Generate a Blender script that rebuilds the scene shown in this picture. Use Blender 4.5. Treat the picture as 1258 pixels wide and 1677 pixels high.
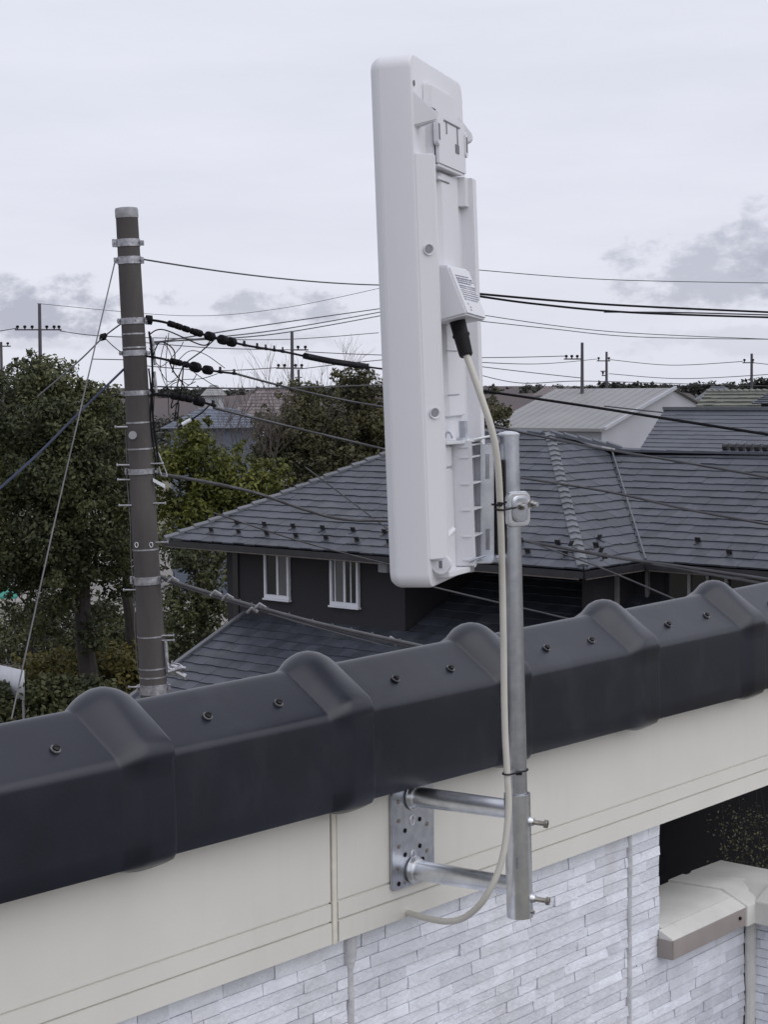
import bpy, math, random
import numpy as np
from mathutils import Vector, Matrix, noise as mnoise
from math import sin, cos, tan, radians, pi, atan, sqrt
random.seed(7); rng = np.random.default_rng(7)
for o in list(bpy.data.objects): bpy.data.objects.remove(o)
S = bpy.context.scene; COL = S.collection

# ---------------------------------------------------------------- camera
H = 9.5                                   # eye height above the ground
F, CX, CY = 2850.0, 629.0, 838.5          # focal length in photo pixels, centre
PIT, ROL = atan((838.5-634)/F), radians(0.5)
cf = Vector((0, cos(PIT), -sin(PIT))); cr0 = Vector((1, 0, 0)); cu0 = cr0.cross(cf)
cr = cr0*cos(ROL) - cu0*sin(ROL); cu = cu0*cos(ROL) + cr0*sin(ROL)
cam = bpy.data.cameras.new('camera'); co = bpy.data.objects.new('camera', cam); COL.objects.link(co)
co.matrix_world = Matrix(((cr.x, cu.x, -cf.x, 0), (cr.y, cu.y, -cf.y, 0), (cr.z, cu.z, -cf.z, H), (0, 0, 0, 1)))
cam.sensor_fit = 'VERTICAL'; cam.sensor_height = 24; cam.lens = 24*F/1677
cam.clip_start = 0.05; cam.clip_end = 9000
S.camera = co
S.render.resolution_x, S.render.resolution_y = 769, 1024

# ---------------------------------------------------------------- world, sun, exposure
SUN_EL, SUN_AZ = radians(45), radians(128)          # azimuth from +Y, clockwise
def nn(nt, t, **kw):
    n = nt.nodes.new(t)
    for k, v in kw.items(): setattr(n, k, v)
    return n
W = bpy.data.worlds.new('World'); S.world = W; W.use_nodes = True
wt = W.node_tree; wt.nodes.clear(); L = wt.links.new
tc = nn(wt, 'ShaderNodeTexCoord')
sky = nn(wt, 'ShaderNodeTexSky', sky_type='NISHITA'); sky.sun_disc = False
sky.sun_elevation = SUN_EL; sky.sun_rotation = SUN_AZ; sky.air_density = 1.0; sky.dust_density = 2.0
mp = nn(wt, 'ShaderNodeMapping'); mp.inputs['Scale'].default_value = (1, 1, 5.0)
L(tc.outputs['Generated'], mp.inputs[0])
nz = nn(wt, 'ShaderNodeTexNoise'); nz.inputs['Scale'].default_value = 4.0; nz.inputs['Detail'].default_value = 9; nz.inputs['Roughness'].default_value = .6
L(mp.outputs[0], nz.inputs[0])
rmp = nn(wt, 'ShaderNodeValToRGB'); e = rmp.color_ramp.elements
e[0].position = .36; e[0].color = (7.0, 7.15, 8.05, 1); e[1].position = .66; e[1].color = (7.6, 7.75, 8.65, 1)
L(nz.outputs[0], rmp.inputs[0])
# darker cloud banks low in the sky
def direction(x, y):
    d = cf*F + cr*(x-CX) + cu*(CY-y); return d.normalized()
def bank(x, y, w, h, seed, dens):
    d = direction(x, y)
    sub = nn(wt, 'ShaderNodeVectorMath', operation='SUBTRACT'); L(tc.outputs['Generated'], sub.inputs[0]); sub.inputs[1].default_value = d
    sc = nn(wt, 'ShaderNodeVectorMath', operation='MULTIPLY'); L(sub.outputs[0], sc.inputs[0]); sc.inputs[1].default_value = (1/w, 1/w, 1/h)
    ln = nn(wt, 'ShaderNodeVectorMath', operation='LENGTH'); L(sc.outputs[0], ln.inputs[0])
    n2 = nn(wt, 'ShaderNodeTexNoise'); n2.inputs['Scale'].default_value = 24+seed; n2.inputs['Detail'].default_value = 8; n2.inputs['Roughness'].default_value = .62
    mp2 = nn(wt, 'ShaderNodeMapping'); mp2.inputs['Location'].default_value = (seed*3.1, seed*1.7, 0); mp2.inputs['Scale'].default_value = (1, 1, 1.7)
    L(tc.outputs['Generated'], mp2.inputs[0]); L(mp2.outputs[0], n2.inputs[0])
    a = nn(wt, 'ShaderNodeMath', operation='MULTIPLY_ADD'); L(n2.outputs[0], a.inputs[0]); a.inputs[1].default_value = 5.0; a.inputs[2].default_value = -1.75
    b = nn(wt, 'ShaderNodeMath', operation='SUBTRACT'); L(a.outputs[0], b.inputs[0]); L(ln.outputs['Value'], b.inputs[1])
    c = nn(wt, 'ShaderNodeMapRange', interpolation_type='SMOOTHSTEP'); L(b.outputs[0], c.inputs[0])
    c.inputs[1].default_value = -.45; c.inputs[2].default_value = .45; c.inputs[3].default_value = 0; c.inputs[4].default_value = dens
    return c.outputs[0]
prev = rmp.outputs[0]
for args in ((1170, 452, .044, .021, 2, .62), (1265, 425, .020, .026, 5, .6), (30, 512, .062, .016, 3, .8), (470, 503, .028, .010, 9, .6),
             (1190, 560, .06, .008, 6, .22), (230, 560, .09, .006, 4, .3)):
    m = nn(wt, 'ShaderNodeMix', data_type='RGBA'); L(bank(*args), m.inputs[0]); L(prev, m.inputs[6]); m.inputs[7].default_value = (3.7, 3.8, 4.75, 1)
    prev = m.outputs[2]
mx = nn(wt, 'ShaderNodeMix', data_type='RGBA'); mx.inputs[0].default_value = .93
L(sky.outputs[0], mx.inputs[6]); L(prev, mx.inputs[7])
bg = nn(wt, 'ShaderNodeBackground'); bg.inputs[1].default_value = .109; L(mx.outputs[2], bg.inputs[0])
wo = nn(wt, 'ShaderNodeOutputWorld'); L(bg.outputs[0], wo.inputs[0])
sd = bpy.data.lights.new('sun', 'SUN'); sd.energy = 1.05; sd.angle = radians(75); sd.color = (1, .975, .945)
so = bpy.data.objects.new('sun', sd); COL.objects.link(so)
sv = Vector((sin(SUN_AZ)*cos(SUN_EL), cos(SUN_AZ)*cos(SUN_EL), sin(SUN_EL)))
so.rotation_euler = sv.to_track_quat('Z', 'Y').to_euler(); so.location = (0, 0, 40)
S.view_settings.view_transform = 'Standard'; S.view_settings.look = 'None'
S.view_settings.exposure = 0.0; S.view_settings.gamma = 1

# ---------------------------------------------------------------- geometry helpers
AZ = radians(40.9)
U = Vector((sin(AZ), cos(AZ), 0)); N = Vector((-cos(AZ), sin(AZ), 0)); Z = Vector((0, 0, 1))
CAM = Vector((0, 0, H))
def P(u, n, z): return U*u + N*n + Z*(z+H)           # building grid, heights measured from eye level
def ray(x, y):
    d = cf*F + cr*(x-CX) + cu*(CY-y); return d/d.y
def at(x, y, Y): return CAM + ray(x, y)*Y
def on_u(x, y, u): d = ray(x, y); return CAM + d*(u/d.dot(U))
def on_n(x, y, n): d = ray(x, y); return CAM + d*(n/d.dot(N))
def un(p): return p.dot(U), p.dot(N), p.z-H

class MB:
    def __init__(s): s.v = []; s.f = []
    def quad(s, *p):
        i = len(s.v); s.v += [Vector(q) for q in p]; s.f.append(tuple(range(i, i+len(p)))); return s
    def box8(s, p):
        i = len(s.v); s.v += [Vector(q) for q in p]
        for f in ((0,3,2,1),(4,5,6,7),(0,1,5,4),(1,2,6,5),(2,3,7,6),(3,0,4,7)): s.f.append(tuple(i+k for k in f))
        return s
    def obox(s, c, a, b, d):                          # centre and three half-axes
        c, a, b, d = map(Vector, (c, a, b, d))
        return s.box8([c-a-b-d, c+a-b-d, c+a+b-d, c-a+b-d, c-a-b+d, c+a-b+d, c+a+b+d, c-a+b+d])
    def gbox(s, u0, u1, n0, n1, z0, z1):              # box on the building grid
        return s.box8([P(u0,n0,z0),P(u1,n0,z0),P(u1,n1,z0),P(u0,n1,z0),P(u0,n0,z1),P(u1,n0,z1),P(u1,n1,z1),P(u0,n1,z1)])
    def tube(s, pts, r, k=8, cap=True):
        pts = [Vector(p) for p in pts]; n = len(pts)
        rs = r if isinstance(r, (list, tuple)) else [r]*n
        t0 = (pts[1]-pts[0]).normalized(); a = t0.orthogonal().normalized()
        base = len(s.v)
        for i, p in enumerate(pts):
            t = ((pts[min(i+1, n-1)]-pts[max(i-1, 0)])).normalized()
            a = (a - t*a.dot(t)).normalized(); b = t.cross(a)
            for j in range(k):
                th = 2*pi*j/k; s.v.append(p + (a*cos(th)+b*sin(th))*rs[i])
        for i in range(n-1):
            for j in range(k):
                j2 = (j+1) % k
                s.f.append((base+i*k+j, base+i*k+j2, base+(i+1)*k+j2, base+(i+1)*k+j))
        if cap:
            s.f.append(tuple(base+j for j in reversed(range(k)))); s.f.append(tuple(base+(n-1)*k+j for j in range(k)))
        return s
    def cyl(s, c, ax, r, h, k=20, r2=None):
        c = Vector(c); ax = Vector(ax).normalized(); return s.tube([c-ax*h/2, c+ax*h/2], [r, r if r2 is None else r2], k)
    def extrude(s, prof, o, a, b, d):                 # closed 2-D outline in axes a, b swept along vector d
        i = len(s.v); n = len(prof); o, a, b, d = map(Vector, (o, a, b, d))
        s.v += [o+a*p+b*q for p, q in prof] + [o+a*p+b*q+d for p, q in prof]
        s.f.append(tuple(i+k for k in reversed(range(n)))); s.f.append(tuple(i+n+k for k in range(n)))
        for k in range(n): s.f.append((i+k, i+(k+1) % n, i+n+(k+1) % n, i+n+k))
        return s
    def build(s, name, mat, parent=None, loc=None, bevel=0, smooth=35, fix=True):
        base = parent['_o'] if parent is not None else (loc if loc is not None else (0, 0, 0))
        base = Vector(base)
        me = bpy.data.meshes.new(name); me.from_pydata([tuple(v-base) for v in s.v], [], s.f)
        if fix and len(s.f) < 60000:
            import bmesh
            bm = bmesh.new(); bm.from_mesh(me); bmesh.ops.recalc_face_normals(bm, faces=bm.faces)
            if bevel: bmesh.ops.bevel(bm, geom=[e for e in bm.edges if len(e.link_faces) == 2 and e.calc_face_angle(0) > .5], offset=bevel, segments=2, affect='EDGES', clamp_overlap=True)
            bm.to_mesh(me); bm.free()
        if smooth:
            me.polygons.foreach_set('use_smooth', [True]*len(me.polygons)); me.set_sharp_from_angle(angle=radians(smooth))
        me.materials.append(mat); me.update()
        o = bpy.data.objects.new(name, me); COL.objects.link(o)
        o['_o'] = tuple(base)
        if parent is not None: o.parent = parent
        else: o.location = base
        return o
def tag(o, label=None, cat=None, group=None, kind=None):
    if label: o['label'] = label
    if cat: o['category'] = cat
    if group: o['group'] = group
    if kind: o['kind'] = kind
    return o
def thing(name, label, cat, loc, group=None):
    o = bpy.data.objects.new(name, None); COL.objects.link(o); o.location = loc; o['_o'] = tuple(loc)
    o.empty_display_size = .1
    return tag(o, label, cat, group)

# ---------------------------------------------------------------- materials
def mat(name, col, rough=.6, metal=0, var=.15, scale=6, bump=0, bscale=60, spec=.5, col2=None, detail=6, island=0, coat=0, coord='Object', streak=None, dirt=None):
    m = bpy.data.materials.new(name); m.use_nodes = True; nt = m.node_tree; l = nt.links.new
    b = nt.nodes['Principled BSDF']; b.inputs['Roughness'].default_value = rough; b.inputs['Metallic'].default_value = metal
    b.inputs['Specular IOR Level'].default_value = spec
    if coat: b.inputs['Coat Weight'].default_value = coat; b.inputs['Coat Roughness'].default_value = .15
    t = nn(nt, 'ShaderNodeTexCoord'); mpn = nn(nt, 'ShaderNodeMapping'); l(t.outputs[coord], mpn.inputs[0])
    if streak: mpn.inputs['Scale'].default_value = streak
    n = nn(nt, 'ShaderNodeTexNoise'); n.inputs['Scale'].default_value = scale; n.inputs['Detail'].default_value = detail; n.inputs['Roughness'].default_value = .6
    l(mpn.outputs[0], n.inputs[0])
    r = nn(nt, 'ShaderNodeValToRGB'); c2 = col2 or tuple(min(1, c*(1+var)) for c in col); c1 = col if col2 else tuple(c*(1-var) for c in col)
    r.color_ramp.elements[0].position = .32; r.color_ramp.elements[1].position = .68
    r.color_ramp.elements[0].color = (*c1, 1); r.color_ramp.elements[1].color = (*c2, 1)
    l(n.outputs[0], r.inputs[0]); out = r.outputs[0]
    if island:
        g = nn(nt, 'ShaderNodeNewGeometry'); mr = nn(nt, 'ShaderNodeMapRange'); l(g.outputs['Random Per Island'], mr.inputs[0])
        mr.inputs[3].default_value = 1-island; mr.inputs[4].default_value = 1+island
        h = nn(nt, 'ShaderNodeHueSaturation'); l(out, h.inputs['Color']); l(mr.outputs[0], h.inputs['Value']); out = h.outputs[0]
    if dirt:                                     # stains: (colour, strength, mapping scale, threshold)
        dm = nn(nt, 'ShaderNodeMapping'); l(t.outputs[coord], dm.inputs[0]); dm.inputs['Scale'].default_value = dirt[2]
        dn_ = nn(nt, 'ShaderNodeTexNoise'); dn_.inputs['Scale'].default_value = 1; dn_.inputs['Detail'].default_value = 10; dn_.inputs['Roughness'].default_value = .7; l(dm.outputs[0], dn_.inputs[0])
        dr = nn(nt, 'ShaderNodeMapRange'); l(dn_.outputs[0], dr.inputs[0]); dr.inputs[1].default_value = dirt[3]; dr.inputs[2].default_value = dirt[3]+.2; dr.inputs[4].default_value = dirt[1]
        dx = nn(nt, 'ShaderNodeMix', data_type='RGBA'); l(dr.outputs[0], dx.inputs[0]); l(out, dx.inputs[6]); dx.inputs[7].default_value = (*dirt[0], 1); out = dx.outputs[2]
    l(out, b.inputs['Base Color'])
    rr = nn(nt, 'ShaderNodeMapRange'); l(n.outputs[0], rr.inputs[0]); rr.inputs[3].default_value = max(0, rough*.85); rr.inputs[4].default_value = min(1, rough*1.15)
    l(rr.outputs[0], b.inputs['Roughness'])
    if bump:
        n3 = nn(nt, 'ShaderNodeTexNoise'); n3.inputs['Scale'].default_value = bscale; n3.inputs['Detail'].default_value = 5; l(mpn.outputs[0], n3.inputs[0])
        bp = nn(nt, 'ShaderNodeBump'); bp.inputs['Strength'].default_value = bump; bp.inputs['Distance'].default_value = .01
        l(n3.outputs[0], bp.inputs['Height']); l(bp.outputs[0], b.inputs['Normal'])
    return m
def leaf_mat(name, c1, c2, c3, clump=.5):
    m = bpy.data.materials.new(name); m.use_nodes = True; nt = m.node_tree; l = nt.links.new
    b = nt.nodes['Principled BSDF']; b.inputs['Roughness'].default_value = .55; b.inputs['Specular IOR Level'].default_value = .3
    g = nn(nt, 'ShaderNodeNewGeometry'); t = nn(nt, 'ShaderNodeTexCoord')
    n = nn(nt, 'ShaderNodeTexNoise'); n.inputs['Scale'].default_value = clump; n.inputs['Detail'].default_value = 3; l(t.outputs['Object'], n.inputs[0])
    a = nn(nt, 'ShaderNodeMath', operation='MULTIPLY_ADD'); l(g.outputs['Random Per Island'], a.inputs[0]); a.inputs[1].default_value = .5
    c = nn(nt, 'ShaderNodeMath', operation='MULTIPLY_ADD'); l(n.outputs[0], c.inputs[0]); c.inputs[1].default_value = 1.6; c.inputs[2].default_value = -.55
    l(c.outputs[0], a.inputs[2])
    r = nn(nt, 'ShaderNodeValToRGB'); r.color_ramp.elements[0].color = (*c1, 1); r.color_ramp.elements[0].position = .05
    r.color_ramp.elements[1].color = (*c3, 1); r.color_ramp.elements[1].position = 1
    x = r.color_ramp.elements.new(.5); x.color = (*c2, 1)
    l(a.outputs[0], r.inputs[0]); l(r.outputs[0], b.inputs['Base Color'])
    tr = nn(nt, 'ShaderNodeBsdfTranslucent'); l(r.outputs[0], tr.inputs[0]); ms = nn(nt, 'ShaderNodeMixShader'); ms.inputs[0].default_value = .2
    l(b.outputs[0], ms.inputs[1]); l(tr.outputs[0], ms.inputs[2]); l(ms.outputs[0], nt.nodes['Material Output'].inputs[0])
    return m
M = dict(
    ridge=mat('ridge_tile_glaze', (.0052,.0070,.0165), .34, var=.16, scale=14, bump=.025, bscale=350, spec=.62, dirt=((.045,.048,.058), .30, (9,9,4), .50)),
    screw=mat('screw_dark', (.035,.033,.033), .4, 1, scale=90, var=.3),
    washer=mat('washer_grey', (.16,.16,.165), .5, .3, scale=90, var=.4),
    fascia=mat('fascia_beige', (.68,.668,.62), .62, var=.035, scale=5, bump=.035, bscale=420, spec=.35, dirt=((.50,.48,.42), .16, (22,22,1.6), .54)),
    caulk=mat('caulk_beige', (.68,.65,.57), .7, var=.05, scale=40, bump=.2, bscale=90),
    jointdark=mat('joint_dark', (.10,.09,.085), .9, var=.3, scale=40),
    stone=mat('stacked_stone_siding', (.72,.74,.80), .62, var=.09, scale=22, bump=.3, bscale=140, island=.12, dirt=((.50,.48,.45), .35, (9,9,3), .52)),
    seal=mat('grey_sealant', (.52,.52,.55), .75, var=.12, scale=60, bump=.25, bscale=80),
    cap=mat('parapet_cap_metal', (.66,.65,.62), .45, var=.08, scale=12, bump=.03, bscale=200, dirt=((.30,.27,.23), .55, (60,60,60), .60)),
    floor=mat('balcony_floor_grey', (.16,.16,.16), .8, var=.1),
    capdark=mat('parapet_cap_shaded', (.30,.265,.25), .5, var=.1, scale=12),  # darker cap tone, shade of the front face put into the colour
    galv=mat('galvanised_steel', (.62,.64,.69), .30, .95, col2=(.44,.46,.51), scale=55, bump=.012, bscale=90),
    galvb=mat('galvanised_steel_bright', (.80,.82,.85), .32, 1, col2=(.60,.62,.66), scale=38, bump=.03, bscale=60),
    bolt=mat('bolt_brass_steel', (.40,.37,.33), .28, 1, var=.3, scale=120),
    zinc=mat('zinc_splash', (.78,.79,.82), .35, .6, var=.12, scale=60, bump=.2, bscale=100),
    plastic=mat('white_plastic', (.70,.705,.74), .42, var=.02, scale=3, bump=.015, bscale=500, spec=.45, dirt=((.55,.55,.55), .18, (14,14,3), .54)),
    plasticm=mat('plastic_recess_shade_seam', (.24,.24,.27), .5, var=.1),  # recess shade as colour, shared with the panel seams
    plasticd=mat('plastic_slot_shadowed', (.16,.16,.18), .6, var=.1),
    black=mat('black_rubber', (.008,.008,.010), .6, var=.2, scale=60, spec=.3),
    cable=mat('cable_ivory', (.56,.54,.49), .45, var=.05, scale=20),
    ink=mat('label_ink', (.16,.17,.24), .6, var=.2, scale=80),
    slate=mat('slate_tile', (.047,.053,.068), .45, var=.22, scale=3.0, bump=.15, bscale=40, spec=.4, island=.26, dirt=((.12,.125,.125), .4, (1.2,1.2,1.2), .52)),
    slate2=mat('far_slate', (.080,.088,.108), .5, var=.14, scale=2.0, bump=.1, bscale=30, island=.10),
    slatecap=mat('slate_hip_cap', (.105,.11,.125), .42, var=.15, scale=4, island=.15),
    darkmetal=mat('dark_fascia_metal', (.022,.022,.026), .4, var=.2),
    darkwall=mat('dark_brown_wall', (.026,.024,.029), .85, var=.12, scale=12, bump=.4, bscale=90),
    trimw=mat('white_window_frame', (.72,.73,.78), .4, var=.04),
    post=mat('aluminium_post', (.30,.30,.31), .4, .3, var=.1),
    concrete=mat('concrete_pole', (.046,.041,.041), .85, col2=(.092,.083,.082), scale=3.5, bump=.3, bscale=60, streak=(1,1,.25)),
    polecap=mat('pole_cap', (.30,.30,.32), .6, var=.2, scale=20),
    band=mat('pole_band', (.36,.36,.39), .42, .75, var=.35, scale=25, bump=.2, bscale=60),
    wire=mat('cable_black', (.010,.010,.013), .8, var=.2, spec=.15),
    wireg=mat('cable_grey', (.06,.06,.068), .6, var=.2),
    wirel=mat('steel_strand', (.14,.14,.15), .6, .4, var=.2),
    wireb=mat('blue_cable', (.018,.026,.06), .8, var=.2),
    ins=mat('insulator_black', (.006,.006,.008), .7, var=.2, spec=.15),
    farpole=mat('far_pole', (.075,.072,.085), .85, var=.15),
    bark=mat('bark', (.035,.030,.027), .9, var=.3, scale=6, bump=.6, bscale=18),
    barkg=mat('bare_bark', (.10,.085,.08), .9, var=.25, scale=6),
    ground=mat('ground', (.085,.085,.055), .95, col2=(.16,.14,.10), scale=.05, bump=.3, bscale=2),
    paving=mat('pale_paving', (.20,.19,.175), .9, col2=(.33,.30,.28), scale=.35, bump=.2, bscale=3),
    hill=mat('brown_hillside', (.050,.044,.048), .95, col2=(.095,.068,.066), scale=.012, detail=8),
    metalroof=mat('grey_metal_roof', (.24,.24,.245), .55, col2=(.30,.30,.30), scale=.25, streak=(1,1,1)),
    pwall=mat('pale_wall', (.40,.41,.45), .8, var=.06, scale=.5),
    bluewall=mat('blue_grey_wall', (.13,.155,.20), .75, var=.08, scale=.6),
    greenroof=mat('weathered_green_roof', (.13,.14,.12), .7, col2=(.19,.195,.165), scale=1.2),
    brownroof=mat('brown_tile_roof', (.15,.125,.125), .75, col2=(.21,.18,.185), scale=.9, island=.1),
    grassd=mat('dry_grass', (.14,.115,.06), .9, col2=(.24,.20,.11), scale=2),
    tarp=mat('white_sheet', (.55,.56,.60), .7, var=.1, scale=2),
)
def glass_mat(name, col, rough=.06):
    m = mat(name, col, rough, var=.25, scale=1.2, spec=.8); return m
M['glass'] = glass_mat('window_glass', (.02,.022,.028)); M['curtain'] = glass_mat('window_curtained', (.10,.10,.11), .3)
M['leafd'] = leaf_mat('leaves_dark_green', (.026,.032,.016), (.064,.074,.034), (.15,.152,.066), .55)
M['leafy'] = leaf_mat('leaves_yellow_green', (.040,.048,.012), (.085,.098,.022), (.19,.195,.045), .8)
M['leafb'] = leaf_mat('leaves_brown_green', (.030,.032,.017), (.072,.070,.036), (.16,.148,.070), .7)
M['leafh'] = leaf_mat('leaves_hedge', (.05,.05,.016), (.11,.10,.028), (.24,.20,.055), .8)
M['leaff'] = leaf_mat('leaves_far', (.022,.024,.02), (.038,.042,.034), (.06,.064,.05), .1)

# ================================================================ OUR HOUSE
DT = 1.5                                                     # the ridge tiles' front face
house = thing('house', 'white stone-clad house with black ridge tiles and a beige fascia board, under the antenna', 'house', P(1.8, DT+.3, -H))
def build_tile(u0, idx):
    """One overlapping cover tile: an inverted-L section whose right end swells into a roll."""
    Lt = .351; s0 = -.0; ov = .012
    prof = []                                                # (n, z, normal_n, normal_z)
    def add(n, z, a): prof.append((n, z, -sin(a), cos(a)))
    zt, zb, nb = -.424, -.544, DT+.284
    SL = radians(36)                                         # the top leans back to a crest
    cn, cz = DT+.0740, -.3700
    for a_, L_ in ((radians(-34), .16), (radians(-34), .08), (radians(-34), .02)):
        add(cn+.004+L_*cos(a_), cz-.004+L_*sin(a_), a_)
    for k in range(0, 6):
        a = radians(-34)+(SL+radians(34))*k/5; c_n, c_z = cn-.000, cz-.016; R = .016
        prof.append((c_n+R*-sin(a), c_z+R*cos(a), -sin(a), cos(a)))
    R = .014
    fa_n, fa_z = DT+R, -.4285                                # centre of the rounded front corner
    q0 = (prof[-1][0], prof[-1][1]); q1 = (fa_n-R*sin(SL), fa_z+R*cos(SL))
    for k in range(1, 8): t = k/8; prof.append((q0[0]+(q1[0]-q0[0])*t, q0[1]+(q1[1]-q0[1])*t, -sin(SL), cos(SL)))
    for k in range(0, 7):
        a = SL+(pi/2-SL)*k/6; add(fa_n-R*sin(a), fa_z+R*cos(a), a)
    zt = fa_z+R; 
    for k in range(1, 7): add(DT-.0006*k, zt-R-(zt-R-zb-.004)*k/6.3, pi/2)
    add(DT-.001, zb+.001, radians(110)); add(DT+.006, zb, radians(170)); add(DT+.030, zb+.001, radians(180))
    ss = [0, .01, .03, .08, .14, .20, .25, .266] + [.270+.0025*i for i in range(0, 40)]
    ss = [s for s in ss if s < Lt+ov-.004] + [Lt+ov-.003, Lt+ov-.0008, Lt+ov]
    w0, w1 = .287, Lt+ov
    def hump(s, back=.5):
        w0 = .287-.010*back
        if s < w0: return 0.
        x = (s-w0)/(w1-w0)
        xc = .50+.08*back
        if x < xc:
            r = x/xc; y = sin(r*pi/2)**.95
        else: y = 1-(.10+.55*back)*((x-xc)/(1-xc))**1.8
        if x > .985: y *= .93
        return y
    mb = MB()
    for s in ss:
        for j, (n, z, an, az_) in enumerate(prof):
            topness = max(0, az_-.0)/cos(SL) if az_ > 0 else 0; front = (1-min(1, topness)) if n < DT+.02 else 0
            back = max(0, min(1, (n-DT)/.07)); topness = min(1, topness)
            h = hump(s, back)*(.0185*topness*(.85+.25*back)+.0085*front)
            base = .0035 * min(1, max(0, (s-.02)/.3))        # each tile rides up on the next
            sl = -.0015*(s/.35)
            if z <= zb+.003: h *= .30
            elif z < zb+.02: h *= .8
            mb.v.append(P(u0+s, n + an*(h+base*.6), z + az_*(h+base) + (sl if z > zb else -.004*hump(s))))
    k = len(prof)
    for i in range(len(ss)-1):
        for j in range(k-1): mb.f.append((i*k+j, i*k+j+1, (i+1)*k+j+1, (i+1)*k+j))
    # end lip, turned inwards
    i = len(ss)-1; base = len(mb.v)
    for j, (n, z, an, az_) in enumerate(prof):
        q = mb.v[i*k+j]; mb.v.append(q - (N*an+Z*az_)*.012)
    for j in range(k-1): mb.f.append((i*k+j, i*k+j+1, base+j+1, base+j))
    t = mb.build('ridge_tile', M['ridge'], house, smooth=50)
    # screws: two per tile
    for su in (.102, .222):
        jx = random.uniform(-.004, .004)
        kk_ = .60+random.uniform(-.04, .04)
        nS = -N*sin(SL)+Z*cos(SL); c = P(u0+su+jx, q0[0]+(q1[0]-q0[0])*kk_, q0[1]+(q1[1]-q0[1])*kk_)+nS*.0025
        a = nS + U*random.uniform(-.08,.08) + N*random.uniform(-.08,.08)
        a.normalize()
        MB().cyl(c+a*.0002, a, .0062, .0018, 18).build('washer', M['washer'], t, smooth=40)
        sc = MB().cyl(c+a*.0022, a, .0043, .0026, 16).cyl(c+a*.0040, a, .0044, .0010, 14, .0030)
        sc.obox(c+a*.0044, U*.0035, N*.0006, Z*.0004); sc.build('screw', M['screw'], t, smooth=30)
for i in range(-3, 8): build_tile(1.344-.351-.0105+.351*i, i)

# fascia board with two grooves, in two lengths with a batten between
def fascia(u0, u1):
    n0 = 1.54; g = .0022
    prof = [(n0, -.46), (n0, -.6805), (n0+g*1.5, -.6812), (n0+g*1.5, -.6830), (n0-.001, -.6838), (n0-.001, -.7062), (n0+g*1.5, -.7069), (n0+g*1.5, -.7086), (n0-.002, -.7094), (n0-.002, -.7375), (n0+.022, -.7375), (n0+.022, -.46)]
    MB().extrude(prof, P(u0, 0, 0), N, Z, U*(u1-u0)).build('fascia_board', M['fascia'], house, smooth=20)
fascia(-.6, 1.6625); fascia(1.6765, 4.9)
MB().gbox(1.6635, 1.6650, 1.5425, 1.56, -.7368, -.46).gbox(1.6742, 1.6755, 1.5435, 1.56, -.7368, -.46).build('joint_gap', M['jointdark'], house)
MB().gbox(1.6650, 1.6742, 1.5385, 1.56, -.7390, -.46).build('joint_batten', M['caulk'], house, bevel=.0006)
MB().gbox(-.6, 4.9, 1.5425, 1.60, -.7372, -.7300).build('soffit_trim', M['fascia'], house)

# stacked-stone siding: courses of separate faces of different depth
def stones(org, du, dn, length, z_hi, z_lo, name, seed, ch=.0170, top=None):
    r = random.Random(seed); mb = MB(); z = z_hi; row = 0
    while z > z_lo:
        h = ch*r.choice((.85, 1, 1, 1.15)); x = -r.uniform(0, .1)
        while x < length:
            w = r.uniform(.045, .125); d = r.uniform(.0, .0030); x1 = min(x+w, length); x0 = max(x, 0)
            if x1 > x0+.003:
                zt = z-.0001; zb = z-h+.0001
                e = r.uniform(-.0015, .0015); e2 = r.uniform(-.0018, .0018); tl = r.uniform(0, .0016)
                def q(a, dep, zz): return org + du*a + dn*dep + Z*zz
                b0, b1 = .006, .0012
                mb.box8([q(x0+.0002, .010, zb), q(x1-.0002, .010, zb), q(x1-.0002, b0-.022, zb), q(x0+.0002, b0-.022, zb),
                         q(x0+.0002, .010, zt), q(x1-.0002, .010, zt), q(x1-.0002, -.016, zt), q(x0+.0002, -.016, zt)])
                i = len(mb.v)-8
                # front face vertices: make it proud by d and slightly wavy
                for k, dd in ((2, d+tl+e), (3, d+tl), (6, d+e2*.5), (7, d)):
                    a = (x1-.0004) if k in (2, 6) else (x0+.0004); zz = zb+b1*.5 if k < 4 else zt-b1*.5
                    mb.v[i+k] = q(a, -dd, zz)
            x += w
        z -= h; row += 1
    return mb
WN = 1.562
ORG = P(0, WN, 0)
stones(P(.6, WN, 0), U, N, 1.1160, -.730, -1.9, '', 3).build('stone_siding', M['stone'], house, smooth=0)
stones(P(1.727, WN, 0), U, N, .686, -.730, -1.9, '', 4).build('stone_siding', M['stone'], house, smooth=0)
stones(P(2.4235, WN, 0), U, N, .089, -.730, -.962, '', 5).build('stone_siding', M['stone'], house, smooth=0)
stones(P(2.4235, WN, 0), U, N, .384, -.962, -2.1, '', 6).build('stone_siding', M['stone'], house, smooth=0)
stones(P(2.822, WN-.012, 0), -N, U, 1.3, -.966, -2.1, '', 8).build('stone_siding', M['stone'], house, smooth=0)
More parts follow.
